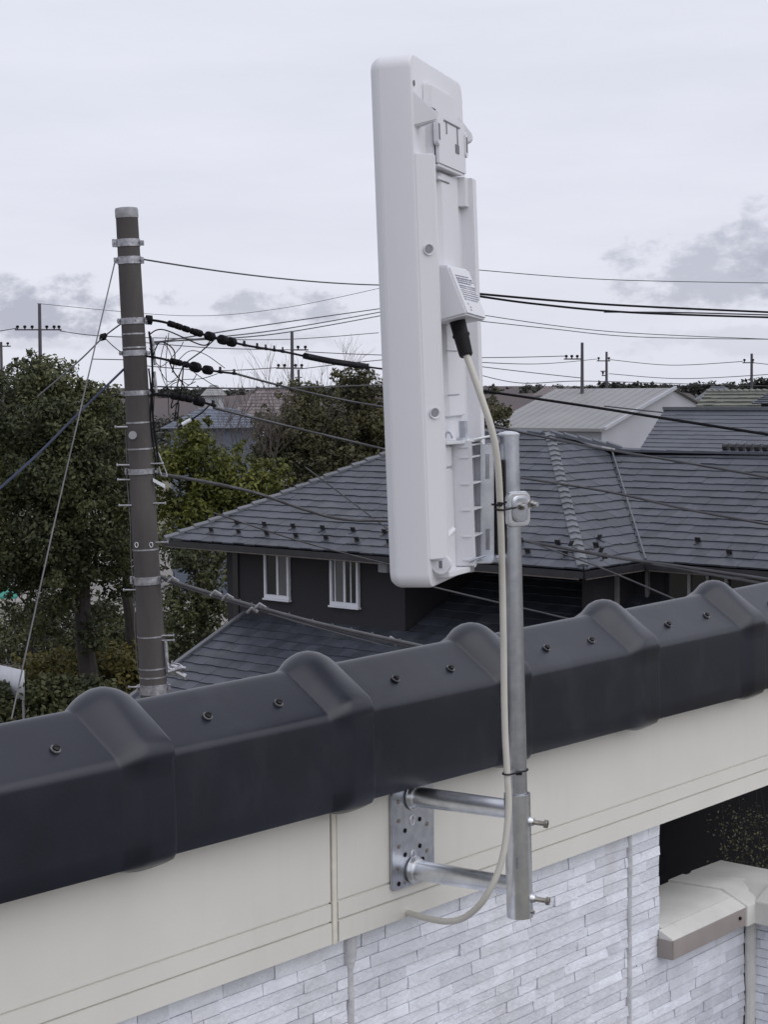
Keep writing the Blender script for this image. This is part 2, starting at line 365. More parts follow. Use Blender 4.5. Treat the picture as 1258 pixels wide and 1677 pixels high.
# backing walls
MB().gbox(-.6, 2.510, WN+.004, WN+.16, -H+.02, -.60).build('wall', M['seal'], house)
MB().gbox(2.511, 2.99, WN+.004, WN+.12, -H+.02, -.955).gbox(2.825, 2.985, .2, WN+.003, -H+.02, -.957).build('parapet_wall', M['seal'], house)
def wobble_strip(u, w, z0, z1, blobs=()):
    mb = MB(); k = 60; pts = []
    for i in range(k+1):
        z = z0+(z1-z0)*i/k
        pts.append(P(u+random.uniform(-.0006, .0006), WN-.001, z))
    rs = [w*(.85+.3*random.random()) for _ in pts]
    for bz, br in blobs:
        for i, p in enumerate(pts):
            dz = abs((p.z-H)-bz)
            if dz < .02: rs[i] = max(rs[i], br*(1-(dz/.02)**2)+w*.6)
    mb.tube(pts, rs, 10); return mb
wobble_strip(1.7215, .0055, -1.9, -.735, ((-.752, .008), (-.765, .009), (-.745, .007))).build('joint_sealant', M['seal'], house)
wobble_strip(2.4182, .0058, -1.9, -.735).build('joint_sealant', M['seal'], house)
mb = MB(); mb.tube([P(2.815+random.uniform(-.001,.001), WN-.010, -.965-.03*i) for i in range(38)], [.0105*(.9+.2*random.random()) for _ in range(38)], 10)
mb.build('corner_sealant', M['cap'], house)
# parapet cap with its mitred corner
capprof = [(1.530, -.975), (1.530, -.942), (1.578, -.921), (1.688, -.925), (1.690, -.975)]
MB().extrude([(1.530,-.975),(1.530,-.9415),(1.5585,-.9289),(1.5585,-.975)], P(2.507,0,0), N, Z, U*.30).build('parapet_cap_nose', M['cap'], house, bevel=.0008)
MB().extrude([(1.559,-.9285),(1.583,-.9205),(1.690,-.925),(1.690,-.975),(1.559,-.975)], P(2.5165,0,0), N, Z, U*.33).build('parapet_cap', M['cap'], house)
MB().gbox(2.5065, 2.753, 1.5282, 1.5302, -.9755, -.9432).build('cap_front_shade', M['capdark'], house)  # thin strip laid on, its darker colour paints the shaded front
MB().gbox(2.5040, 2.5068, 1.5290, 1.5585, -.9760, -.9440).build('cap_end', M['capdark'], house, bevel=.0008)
mb = MB()   # corner cover, a folded sheet over both caps
mb.extrude([(1.5265,-.979),(1.5265,-.9405),(1.577,-.9180),(1.693,-.9220),(1.693,-.979)], P(2.756,0,0), N, Z, U*.052).build('cap_corner_cover', M['cap'], house, bevel=.001)
mb = MB()
mb.extrude([(2.790,-.977),(2.790,-.9425),(2.835,-.9215),(2.945,-.9245),(2.947,-.977)], P(0,.2,0), U, Z, N*1.49).build('parapet_cap', M['cap'], house, bevel=.0008)
MB().gbox(2.7880, 2.7902, .2, 1.500, -.978, -.9440).build('cap_front_shade', M['capdark'], house)
mb = MB(); mb.extrude([(2.786,-.980),(2.786,-.9395),(2.837,-.9180),(2.948,-.9210),(2.950,-.980)], P(0,1.478,0), U, Z, N*.05)
mb.build('cap_corner_cover', M['cap'], house, bevel=.001)
MB().cyl(P(2.731, 1.5272, -.957), N, .0032, .004, 12).build('cap_rivet', M['screw'], house)
# tiled roof behind the ridge, falling away from the camera
mb = MB()
for i in range(16):
    mb.gbox(0, 0, 0, 0, 0, 0); k = len(mb.v)-8
    n0 = DT+.20+i*.25; z0 = -.478-i*.25*.67
    for j, (uu, dn, dz) in enumerate(((-.6,0,-.02),(4.9,0,-.02),(4.9,.27,-.02-.18),(-.6,.27,-.02-.18),(-.6,0,.0),(4.9,0,.0),(4.9,.27,-.165),(-.6,.27,-.165))):
        mb.v[k+j] = P(uu, n0+dn, z0+dz)
mb.build('roof', M['ridge'], house, smooth=0)
# balcony floor far below the parapet, with a round planter rim at the lower right
MB().gbox(.4, 2.842, .3, 1.56, -1.95, -1.90).build('balcony_floor', M['floor'], house)

# ================================================================ MAST BRACKET, MAST
BN = 1.538
bracket = thing('mast_bracket', 'galvanised steel wall bracket with two arms bolted on the beige fascia, holding the mast', 'bracket', P(1.828, BN, -.627))
ARM = -N
mpos = P(1.828, BN, 0) - N*.0; mpos.z = 0
# mast axis: foot and head
foot = CAM + ray(852, 1500)*2.285; head = CAM + ray(833, 712)*2.285
ax = (head-foot).normalized()
def onm(z): return foot + ax*((z+H-foot.z)/ax.z)
mb = MB()
pl = []
hw, hh, rr = .046, .068, .006
for cx_, cz_, a0 in ((hw-rr, hh-rr, 0), (-hw+rr, hh-rr, 90), (-hw+rr, -hh+rr, 180), (hw-rr, -hh+rr, 270)):
    for a in range(0, 91, 30): pl.append((cx_+rr*cos(radians(a0+a)), cz_+rr*sin(radians(a0+a))))
mb.extrude(pl, P(1.828, BN, -.625), U, Z, -N*.0035).build('wall_plate', M['galv'], bracket, bevel=.0005)
holes = [(-.031,.028),(-.018,.012),(-.031,-.008),(-.018,-.022),(-.033,-.038),(.014,.022),(.030,.012),(.014,-.016),(.030,-.026),(.032,.052),(-.032,.055),(-.032,-.060),(-.018,-.060),(.020,-.036),(.033,-.050)]
for k, (a, b) in enumerate(holes):
    mb = MB(); c = P(1.828+a, BN-.0036, -.625+b)
    mb.cyl(c, N, .0034, .0010, 18, .0029); mb.cyl(c-N*.0007, N, .0018, .001, 10)
    mb.build('plate_screw' if k % 3 else 'plate_bolt', M['screw'] if k % 2 else M['bolt'], bracket)
for a, b in ((-.003, .024), (-.001, -.026)):
    MB().tube([P(1.828+a+.0045*cos(t*.5236), BN-.0042, -.625+b+.007*sin(t*.5236)) for t in range(12)]+[P(1.828+a+.0045, BN-.0042, -.625+b)], .0009, 6, False).build('slot_hole_rim', M['zinc'], bracket)
for zc, rad in ((-.568, .0138), (-.672, .0138)):
    root = P(1.828+.001, BN-.003, zc); end = onm(zc+.004) ; end = end - (end-root).normalized()*.008
    d = (end-root).normalized()
    MB().tube([root, root+d*.06, end], [rad, rad, rad*.93], 28).build('arm', M['galvb'], bracket)
    mb = MB()
    for t in range(3): mb.tube([root+d*(.002+.003*t)+ (U*cos(a*.35)+Z*sin(a*.35))*(rad+.0012-.0004*t+.0005*random.random()) for a in range(19)], .0019, 6)
    mb.build('weld', M['zinc'], bracket)
    MB().tube([root+d*.002, root+d*.001+N*0, root+d*.010], [rad+.006, rad+.005, rad+.0005], 24).build('weld_collar', M['galvb'], bracket)
# outer socket tube
sr = .0178
s0, s1 = onm(-.708), onm(-.541)
mb = MB(); mb.tube([s0, s1], sr, 32, False); mb.tube([s0, s1], sr-.0026, 32, False)
for e_ in (s0, s1):
    b0 = len(mb.v)
    t = ax; a = t.orthogonal().normalized(); b = t.cross(a)
    for r_ in (sr, sr-.0026):
        for j in range(32): mb.v.append(e_+(a*cos(2*pi*j/32)+b*sin(2*pi*j/32))*r_)
    for j in range(32): mb.f.append((b0+j, b0+(j+1) % 32, b0+32+(j+1) % 32, b0+32+j))
sock = mb.build('socket_tube', M['galvb'], bracket)
# set bolts sticking out to the right
for z_ in (-.577, -.681):
    c = onm(z_); d = (Vector((.93, -.37, -.06))).normalized()
    MB().cyl(c+d*(sr+.0015), d, .0068, .006, 16, .0052).build('weld_nut', M['galvb'], bracket)
    b_ = MB().cyl(c+d*(sr+.012), d, .0034, .024, 14).build('set_bolt', M['bolt'], bracket)
    MB().cyl(c+d*(sr+.0215), d, .0062, .0050, 6).build('bolt_head', M['bolt'], b_, bevel=.0007)
c = onm(-.700)+Vector((.016, -.008, 0)); MB().cyl(c, Vector((.8,-.6,0)), .0022, .006, 12).build('rivet', M['bolt'], bracket)
mb = MB()
for k in range(9): mb.obox(onm(-.624-.0018*k)+Vector((-.0035,-.0179,0)), Vector((.0015,-.0003,0)), Vector((0,.0001,0)), Vector((0,0,.0004)))
mb.build('sticker_print', M['ink'], bracket)

mast = thing('antenna_mast', 'thin galvanised steel pipe standing upright in the wall bracket, cable strapped along it', 'mast', onm(-.70))
mr = .0139
MB().tube([onm(-.700), onm(-.064)], mr, 32).build('pipe', M['galv'], mast)
MB().tube([onm(-.0655), onm(-.0630), onm(-.0605), onm(-.0590)], [mr+.0010, mr+.0011, mr*.8, mr*.3], 28).build('end_cap', M['galvb'], mast)
# ================================================================ ANTENNA
O = CAM + Vector((.0485, 2.15, 0))
lean = Vector((-.0300, 0, 1)).normalized()
A_ = Vector((.292, .956, 0)); A_.normalize(); B_ = Vector((A_.y, -A_.x, 0))
B_ = (B_ - lean*B_.dot(lean)).normalized(); A_ = lean.cross(B_)*1.0
if A_.y < 0: A_ = -A_
def Q(a, b, z): return O + A_*a + B_*b + lean*z
ant = thing('panel_antenna', 'tall white flat panel antenna seen edge-on from behind, clamped to the steel mast', 'antenna', Q(.12, 0, -.2))
WA, TH = .256, .054
zt, zb = .407, -.251
def rrect(a0, a1, z0, z1, r, k=6):
    o = []
    for cx_, cz_, s0_ in ((a1-r, z1-r, 0), (a0+r, z1-r, 90), (a0+r, z0+r, 180), (a1-r, z0+r, 270)):
        for i in range(k+1):
            t = radians(s0_+90*i/k); o.append((cx_+r*cos(t), cz_+r*sin(t)))
    return o
mb = MB()    # front radome shell: side face rounds over to the front
layers = [(-.054, .012, .010), (-.0525, .006, .014), (-.048, .0022, .017), (-.0425, .0003, .018), (-.0420, .0006, .018), (-.0412, .0006, .018), (-.0408, 0, .018), (-.004, 0, .018), (-.0006, .0012, .018), (0, .003, .018)]
k = None
for (b, ins, r) in layers:
    ol = rrect(ins, WA-ins, zb+ins*1.0, zt-ins*1.0, r)
    k = len(ol); mb.v += [Q(a, b, z) for a, z in ol]
for i in range(len(layers)-1):
    for j in range(k): mb.f.append((i*k+j, i*k+(j+1) % k, (i+1)*k+(j+1) % k, (i+1)*k+j))
mb.f.append(tuple(range(k)))
mb.f.append(tuple(range((len(layers)-1)*k, len(layers)*k)))
shell = mb.build('shell', M['plastic'], ant, smooth=32)
def extr_z(prof, z0, z1, name, m=None, bevel=.0008, parent=None, slope=0):
    mb = MB(); n = len(prof)
    mb.v += [Q(a, b, z0) for a, b in prof] + [Q(a, b, z1+slope*i_) for i_, (a, b) in enumerate(prof)]
    mb.f.append(tuple(reversed(range(n)))); mb.f.append(tuple(range(n, 2*n)))
    for i in range(n): mb.f.append((i, (i+1) % n, n+(i+1) % n, n+i))
    return mb.build(name, m or M['plastic'], parent or ant, bevel=bevel)
# raised near rim (chamfered) and raised far rim along the back
z_r1 = .285
extr_z([(.0025,-.004),(.0025,.0005),(.019,.0195),(.030,.0195),(.036,-.004)], -.215, z_r1, 'near_rim', bevel=.0012)
extr_z([(.226,-.004),(.228,.0165),(.2495,.0165),(.2495,-.004)], -.215, z_r1-.008, 'far_rim', bevel=.0012)
extr_z([(.206,-.004),(.211,.0105),(.2290,.0105),(.2290,-.004)], .238, z_r1-.008, 'far_rim_step', bevel=.0008)
extr_z([(.10,-.004),(.106,.0055),(.190,.0055),(.196,-.004)], -.04, .272, 'centre_panel', bevel=.0010)
extr_z([(.085,.0),(.085,.0075),(.115,.0075),(.115,.0)], .262, .266, 'small_ledge', bevel=.0004)
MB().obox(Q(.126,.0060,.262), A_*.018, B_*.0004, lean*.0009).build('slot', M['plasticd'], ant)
# round screw recesses in the chamfered rim: a ring around a disc coloured dark for the hole's shade
rn = (A_*-.782+B_*.623).normalized()
for zz in (.168, -.033):
    c = Q(.0112, .0114, zz)
    e1 = lean; e2 = rn.cross(lean)
    mb = MB(); kk = 24; rings = ((.0062, .0016), (.0068, .0022), (.0058, .0019), (.0050, .0003), (.0046, .0001))
    for (r_, h_) in rings: mb.v += [c + rn*h_ + (e1*cos(2*pi*j/kk)+e2*sin(2*pi*j/kk))*r_ for j in range(kk)]
    for i in range(len(rings)-1):
        for j in range(kk): mb.f.append((i*kk+j, i*kk+(j+1) % kk, (i+1)*kk+(j+1) % kk, (i+1)*kk+j))
    mb.f.append(tuple(range((len(rings)-1)*kk, len(rings)*kk)))
    rc = mb.build('screw_recess', M['plastic'], ant)
    MB().cyl(c+rn*.0008, rn, .0046, .0006, 18).build('screw', M['plasticm'], rc)  # dark disc, shade inside the recess put into its colour
# upper mounting area: recess ribs, wedge lugs, hinged latch plate
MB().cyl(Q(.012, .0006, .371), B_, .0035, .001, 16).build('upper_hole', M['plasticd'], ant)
def wedge(a, z):
    kb = 1 if a < .1 else .6
    mb = MB(); p = [Q(a-.011,-.003,z+.034), Q(a+.013,-.003,z+.028), Q(a+.016,-.003,z-.012), Q(a-.010,-.003,z-.012), Q(a+.003,.027*kb,z+.004), Q(a+.008,.0265*kb,z+.002), Q(a+.008,.025*kb,z-.005), Q(a+.003,.0255*kb,z-.005)]
    mb.box8([p[0], p[1], p[2], p[3], p[4], p[5], p[6], p[7]])
    mb.build('wedge_lug', M['plastic'], ant, bevel=.0015)
wedge(.016, .330); wedge(.236, .332)
extr_z([(.050,-.002),(.058,.0090),(.180,.0090),(.190,-.002)], .345, .378, 'upper_boss', bevel=.003)
extr_z([(.062,-.004),(.066,.0080),(.078,.0080),(.080,-.004)], .285, .3445, 'latch_side', bevel=.001)
mb = MB()
mb.obox(Q(.136,.0120,.312), A_*.070, B_*.0022, lean*.034); lp = mb.build('latch_plate', M['plastic'], ant, bevel=.002)
extr_z([(.085,-.004),(.090,.010),(.175,.010),(.185,-.004)], .282, .340, 'latch_box', bevel=.001)
for a_ in (.066, .206):
    mb = MB(); ol = rrect(-.0065, .0065, -.017, .017, .006)
    mb.v += [Q(a_, .0100, .318)+A_*x+lean*z for x, z in ol]+[Q(a_, .0160, .318)+A_*x+lean*z for x, z in ol]; kk = len(ol)
    mb.f += [tuple(reversed(range(kk))), tuple(range(kk, 2*kk))]+[(i, (i+1) % kk, kk+(i+1) % kk, kk+i) for i in range(kk)]
    tb = mb.build('latch_tab', M['plastic'], lp, bevel=.0006)
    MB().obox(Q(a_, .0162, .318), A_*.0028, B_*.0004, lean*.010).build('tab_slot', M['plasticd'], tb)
mb = MB()
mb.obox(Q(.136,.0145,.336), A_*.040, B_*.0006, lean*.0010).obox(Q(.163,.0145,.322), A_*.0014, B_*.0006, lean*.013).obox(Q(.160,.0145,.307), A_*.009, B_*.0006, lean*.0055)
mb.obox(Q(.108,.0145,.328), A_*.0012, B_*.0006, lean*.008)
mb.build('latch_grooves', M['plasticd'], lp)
MB().obox(Q(.128,.005,.277), A_*.060, B_*.008, lean*.0016).build('under_latch_ledge', M['plastic'], ant, bevel=.0006)
# connector housing: wedge box on the back
def hexa(c8, name, m, parent, bevel): 
    return MB().box8([Q(*c) for c in c8]).build(name, m, parent, bevel=bevel)
hs = hexa([(.050,.0,.078),(.050,.049,.088),(.160,.047,.084),(.160,.0,.078),
           (.050,.0,.152),(.050,.026,.150),(.160,.024,.151),(.160,.0,.152)], 'connector_housing', M['plastic'], ant, .0028)
# spec label: lines of tiny print on the sloped outer face
def hface(s, t, off=.0006):    # s along a 0..1, t up 0..1
    p0 = Q(.050,.049,.088).lerp(Q(.160,.047,.084), s); p1 = Q(.050,.026,.150).lerp(Q(.160,.024,.151), s)
    return p0.lerp(p1, t)
fn = (hface(1,0)-hface(0,0)).cross(hface(0,1)-hface(0,0)).normalized()
if fn.dot(B_) < 0: fn = -fn
rl = random.Random(5); mb = MB()
def seg(s0_, s1_, t, h): mb.quad(*[hface(a, b)+fn*.0004 for a, b in ((s0_,t),(s1_,t),(s1_,t+h),(s0_,t+h))])
t = .80
while t > .30:
    s = .14; end = rl.choice((.92, .95, .8)); h = rl.choice((.018, .022, .03))
    while s < end:
        w = rl.uniform(.03, .12); seg(s, min(s+w, end), t, h); s += w+rl.uniform(.012, .03)
    t -= h+.026
for s_, t_ in ((.20,.22),(.27,.16),(.24,.10)): seg(s_, s_+.05, t_, .03)
for tt in (.74, .58, .42): seg(.12, .94, tt, .006)
mb.build('label_print', M['ink'], hs, smooth=0, fix=False)
# sticker area under the housing (thin lines on the channel floor)
for z_ in (.045, -.012): MB().obox(Q(.128,.0062,z_), A_*.030, B_*.0003, lean*.0005).build('panel_seam', M['plasticm'], ant)
# lower ribbed bracket
a0, a1 = .089, .150; bz0, bz1 = -.232, -.071
br = extr_z([(a0,-.003),(a0,.037),(a0+.004,.037),(a0+.004,-.003)], bz0, bz1, 'bracket_cheek', bevel=.0006)
extr_z([(a0+.0045,-.003),(a0+.0045,.024),(a1,.026),(a1,-.003)], bz0+.001, bz1-.002, 'bracket_core', bevel=.0006)
extr_z([(a1+.0002,-.003),(a1+.0002,.034),(a1+.004,.034),(a1+.004,-.003)], bz0, bz1, 'bracket_cheek', bevel=.0006)
for i, zz in enumerate((bz0+.003, -.194, -.160, -.1265, -.0925, bz1-.006, bz1-.0012)):
    extr_z([(a0+.0045,.0),(a0+.0045,.0368),(a1-.0003,.0368),(a1-.0003,.0)], zz-.0010, zz+.0012, 'bracket_rib', bevel=.0004)
for zz in (bz1-.008, -.0925, -.1265, -.160, -.194, bz0+.008):
    MB().obox(Q(a0-.0006, .0275, zz), A_*.0012, B_*.0058, lean*.0012).build('cheek_nib', M['plastic'], ant, bevel=.0005)
# curved gusset where the cheek meets the shell, with lug at the bottom
extr_z([(.020,-.003),(.020,.010),(a0+.001,.012),(a0+.001,-.003)], -.236, -.105, 'gusset', bevel=.002)
extr_z([(.018,-.003),(.018,.006),(.086,.0125),(.086,-.003)], -.104, -.076, 'gusset', bevel=.002)
extr_z([(.060,.0),(.060,.013),(.088,.030),(.088,.0)], -.0745, -.0705, 'top_flange', bevel=.0006)
def tubeQ(pts, r, name, m=None, k=14, parent=None):
    return MB().tube([Q(*p) for p in pts], r, k).build(name, m or M['plastic'], parent or ant)
tubeQ([(.018,.010,-.196),(.055,.018,-.182)], .0042, 'diagonal_rib')
lug = MB().cyl(Q(.020,.011,-.222), -A_, .0125, .008, 24).cyl(Q(.020,.011,-.222)-A_*.0042, A_, .0075, .0012, 18, .0060).build('hole_lug', M['plastic'], ant, bevel=.0008)
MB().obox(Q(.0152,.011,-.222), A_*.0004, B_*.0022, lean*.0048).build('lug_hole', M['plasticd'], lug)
extr_z([(.030,-.002),(.030,.018),(.092,.030),(.092,-.002)], -.240, -.233, 'bottom_flange', bevel=.0008)
MB().cyl(Q(.110,.022,-.0705), lean, .0095, .006, 20).build('hinge_washer', M['galvb'], ant)
MB().cyl(Q(.110,.022,-.058), lean, .0062, .024, 6).build('hinge_bolt', M['galv'], ant, bevel=.0005)
MB().cyl(Q(.110,.022,-.238), lean, .0085, .008, 6).build('hinge_nut', M['galv'], ant, bevel=.0006)
MB().tube([Q(.072,.012+.005*cos(t*.5236),-.067+.008*sin(t*.5236)) for t in range(7)], .0016, 6).build('cord_loop', M['galv'], ant)
# steel hinge channel and the mast clamp
def Rm(x, y, z): return onm(z)+Vector((x, y, 0))
mb = MB()
ch0, ch1 = -.226, -.076
def vplate(p0, p1, th, z0, z1):
    d = (p1-p0); nrm = Vector((-d.y, d.x, 0)).normalized()*th
    q = [p0-nrm, p1-nrm, p1+nrm, p0+nrm]
    return [Vector((v.x, v.y, H+z0)) for v in q]+[Vector((v.x, v.y, H+z1)) for v in q]
pA = Q(.138,.040,0); pB = Q(.140,.056,0); pC = Q(.195,.0555,0); pA2 = Q(.195,.040,0)
for a, b, z0, z1 in ((pA, pB, ch0, ch0+.012), (pA, pB, ch0+.040, ch1-.045), (pA, pB, ch1-.012, ch1), (pA, pA.lerp(pB,.38), ch0+.012, ch0+.040), (pB.lerp(pA,.28), pB, ch0+.012, ch0+.040),
                     (pA, pA.lerp(pB,.38), ch1-.045, ch1-.012), (pB.lerp(pA,.28), pB, ch1-.045, ch1-.012)):
    mb.box8(vplate(a, b, .0009, z0, z1))
mb.box8(vplate(pB+B_*.0002, pC, .0009, ch0, ch1)); mb.box8(vplate(pA+A_*.002, pA2, .0009, ch0, ch1))
hc = mb.build('hinge_channel', M['galvb'], ant)
mb = MB(); mb.box8([Q(.100,.028,-.073),Q(.190,.028,-.073),Q(.190,.058,-.068),Q(.120,.056,-.068),Q(.100,.028,-.0705),Q(.190,.028,-.0705),Q(.190,.058,-.0655),Q(.120,.056,-.0655)])
mb.build('hinge_bracket', M['galvb'], ant, bevel=.0008); mb = MB()
mb.box8([Q(.090,.034,-.229),Q(.165,.034,-.229),Q(.165,.060,-.229),Q(.090,.058,-.229),Q(.090,.034,-.2265),Q(.165,.034,-.2265),Q(.165,.060,-.2265),Q(.090,.058,-.2265)])
mb.build('hinge_bracket', M['galvb'], ant, bevel=.0008)
MB().tube([Q(.086,.030,-.226),Q(.088,.040,-.222),Q(.09,.050,-.219)], .0016, 8).build('hinge_strap', M['galv'], ant)
mb = MB()    # dark inner saddle between channel and mast
mb.box8(vplate(Q(.142,.0575,0), Q(.146,.068,0), .004, ch0+.006, ch1-.020)); mb.build('mast_saddle', M['screw'], ant, bevel=.001)
for zz in (-.105,-.13,-.17,-.19,-.205): MB().cyl(Q(.1375,.0625,zz), -A_, .0016, .002, 10).build('saddle_rivet', M['galvb'], ant)
# clamp on the mast: rounded saddle plate with bolts
cz = -.160
cd = Vector((.55, -.835, 0)).normalized(); cs = Vector((cd.y*-1, cd.x, 0))
mb = MB(); ol = rrect(-.021, .019, -.024, .023, .009); kk = len(ol); c0 = onm(cz)+cd*(mr+.0015)
mb.v = [c0+cs*x+Z*z for x, z in ol]+[c0+cs*x*.9+cd*.006+Z*z*.92 for x, z in ol]
mb.f = [tuple(reversed(range(kk))), tuple(range(kk, 2*kk))]+[(i, (i+1) % kk, kk+(i+1) % kk, kk+i) for i in range(kk)]
cl = mb.build('clamp_plate', M['galvb'], ant, bevel=.0012)
mb = MB(); ol = rrect(-.014, .013, -.018, .018, .009); kk = len(ol)
mb.v = [c0+cd*.0062+cs*x+Z*z for x, z in ol]+[c0+cd*.0085+cs*x*.8+Z*z*.85 for x, z in ol]
mb.f = [tuple(reversed(range(kk))), tuple(range(kk, 2*kk))]+[(i, (i+1) % kk, kk+(i+1) % kk, kk+i) for i in range(kk)]
mb.build('clamp_boss', M['galv'], cl, bevel=.001)
for sx, pz in ((-.0005, .0035), (.0200, .0055)):
    c = c0+cs*sx*-1+cd*.010+Z*pz if sx < 0.01 else c0-cs*.0+cd*.002+Vector((.0205,.004,0))+Z*pz
    d_ = cd
    MB().cyl(c, d_, .0052, .005, 6).build('clamp_nut', M['bolt'], cl, bevel=.0006)
    MB().cyl(c+d_*.004, d_, .0028, .008, 12).build('clamp_stud', M['galv'], cl)
mb = MB(); mb.tube([onm(cz+.012)+cd*.010+Vector((.009,.004,0)), onm(cz+.014)+Vector((.0215,-.002,0)), onm(cz+.013)+Vector((.018,.012,0)), onm(cz+.012)+Vector((0,.019,0))], .0035, 12)
mb.build('u_bolt', M['galvb'], cl)

# plug and cable
def bez(pts, n=14):
    pts = [Vector(p) for p in pts]; out = []
    for i in range(len(pts)-1):
        p0, p1, p2, p3 = pts[max(i-1, 0)], pts[i], pts[i+1], pts[min(i+2, len(pts)-1)]
        for k in range(n):
            t = k/n; out.append(.5*((2*p1)+(-p0+p2)*t+(2*p0-5*p1+4*p2-p3)*t*t+(-p0+3*p1-3*p2+p3)*t**3))
    return out+[pts[-1]]
pts = [(748,520,2.232),(764,583,2.215)]
p0, p1 = at(*pts[0]), at(*pts[1]); d = (p1-p0).normalized()
cab = thing('antenna_cable', 'ivory coaxial cable looping from the antenna down the mast and under the fascia', 'cable', p1)
plug = MB().tube([p0, p0+d*.022, p0+d*.024, p0+d*.0258, p0+d*.028, p1-d*.002, p1], [.0105, .0100, .0112, .0112, .0098, .0088, .0075], 20).build('plug', M['black'], cab)
path = bez([p1-d*.004, at(768,592,2.213), at(790,655,2.205), at(806,705,2.205), at(815,755,2.21), at(820,840,2.228), at(823,950,2.252), at(825,1050,2.258), at(827,1180,2.260), at(831,1265,2.260), at(833,1330,2.258),
            at(822,1410,2.25), at(795,1470,2.25), at(765,1500,2.27), at(735,1509,2.29), at(700,1504,2.33), at(665,1494,2.385), at(640,1487,2.42)])
MB().tube(path, .0044, 14).build('jacket', M['cable'], cab)
def tie(z, r, name='cable_tie'):
    c = onm(z); ring = []
    for k in range(25):
        t = 2*pi*k/24; ring.append(c+Vector((cos(t)*r, sin(t)*r, .001*sin(3*t))))
    return ring
# ties wrap mast and cable: an oval loop
def tie2(z, cp, w=.0011):
    c = onm(z); m_ = (c+cp)/2; dv = (cp-c); dv.z = 0; dl = dv.length; dv.normalize(); pv = Vector((-dv.y, dv.x, 0)); ring = []
    r1, r2 = mr+.0012, .0060
    for k in range(13): t = pi/2+pi*k/12; ring.append(c+(dv*cos(t)+pv*sin(t))*r1)
    for k in range(13): t = -pi/2+pi*k/12; q = Vector((cp.x, cp.y, c.z)); ring.append(q+(dv*cos(t)+pv*sin(t))*r2)
    ring.append(ring[0]); return MB().tube(ring, w, 8)
t1 = tie2(-.509, at(831,1259,2.260)); t1.obox(onm(-.511)+Vector((.002,-.0165,0)), (.004,0,0), (0,.0015,0), (0,0,.0018)); t1.build('cable_tie', M['black'], cab)
t2 = tie2(-.158, at(820,829,2.226), .0012); t2.obox(at(819,826,2.215), (.003,0,0), (0,.002,0), (0,0,.0028)); t2.tube([at(806,826,2.228), at(818,828,2.218), at(830,822,2.222)], .0014, 6)
t2.build('cable_tie', M['black'], cab)

# ================================================================ GROUND, HILLS
def sheet(name, pts, m, label=None, kind='structure'):
    mb = MB(); mb.quad(*pts); o = mb.build(name, m, smooth=0, fix=False); tag(o, label, None, None, kind); return o
sheet('ground', [(-4000,-300,0),(4000,-300,0),(4000,6000,0),(-4000,6000,0)], M['ground'])
sheet('parking_lot', [(-22,58,.004),(6,58,.004),(8,104,.004),(-34,104,.004)], M['paving'])
def ridge(name, Y, x0, x1, hfun, m, depth):
    mb = MB(); k = 160; xs = [x0+(x1-x0)*i/k for i in range(k+1)]
    rows = 10
    for j in range(rows+1):
        t = j/rows
        for i, x in enumerate(xs):
            z = hfun(x)*(sin(t*pi/2)) + 1.5*mnoise.noise(Vector((x*.02, t*3, Y)))*t
            mb.v.append(Vector((x, Y+depth*t, z if j else -1)))
    for j in range(rows):
        for i in range(k): a = j*(k+1)+i; mb.f.append((a, a+1, a+k+2, a+k+1))
    o = mb.build(name, m, smooth=60, fix=False); tag(o, kind='structure'); return o
hz = lambda Y, y: H + (634-y)/2857*Y
ridge('hills', 420, -420, 420, lambda x: H - .2 + 1.2*mnoise.noise(Vector((x*.012, 3, 0))), M['hill'], 260)

# ================================================================ FOLIAGE
def leaves(centres, per, leaf, r=rng, squash=.8, flat=.55):
    """centres: (pos, radius). Each clump is a shell-weighted cloud of small leaf-shaped quads."""
    vs = []
    for (c, R) in centres:
        n = int(per*R*R)
        d = r.normal(size=(n, 3)); d /= np.linalg.norm(d, axis=1)[:, None]
        rad = R*(r.random(n)**.45); jit = 1+.16*np.sin(d[:, 0]*5+c[0])*np.cos(d[:, 2]*6+c[1])
        p = d*(rad*jit)[:, None]; p[:, 2] *= squash; p += np.array(c)
        nrm = d*.7 + r.normal(size=(n, 3))*.75 + np.array([0, 0, .45]); nrm /= np.linalg.norm(nrm, axis=1)[:, None]
        t = np.cross(nrm, r.normal(size=(n, 3))); t /= np.linalg.norm(t, axis=1)[:, None]; b = np.cross(nrm, t)
        s = leaf*(.6+.8*r.random(n))[:, None]
        vs.append(np.stack([p-t*s, p-b*s*flat, p+t*s, p+b*s*flat], 1).reshape(-1, 3))
    return np.concatenate(vs)
def leaf_obj(name, V, m, parent=None, loc=(0, 0, 0)):
    base = np.array(parent['_o'] if parent is not None else loc, dtype=float); V = V-base
    n = len(V)//4; me = bpy.data.meshes.new(name); me.vertices.add(len(V)); me.vertices.foreach_set('co', V.astype(np.float32).ravel())
    me.loops.add(4*n); me.loops.foreach_set('vertex_index', np.arange(4*n, dtype=np.int32)); me.polygons.add(n)
    me.polygons.foreach_set('loop_start', np.arange(0, 4*n, 4, dtype=np.int32)); me.polygons.foreach_set('loop_total', np.full(n, 4, dtype=np.int32))
    me.materials.append(m); me.update(calc_edges=True)
    o = bpy.data.objects.new(name, me); COL.objects.link(o); o['_o'] = tuple(float(x) for x in base)
    if parent is not None: o.parent = parent
    else: o.location = base
    return o
def limb_path(a, b, k=7, wob=.15):
    a, b = Vector(a), Vector(b); l = (b-a).length
    return [a.lerp(b, i/k)+Vector((random.uniform(-1,1), random.uniform(-1,1), random.uniform(-.5,.5)))*wob*l*.25*sin(pi*i/k) for i in range(k+1)]
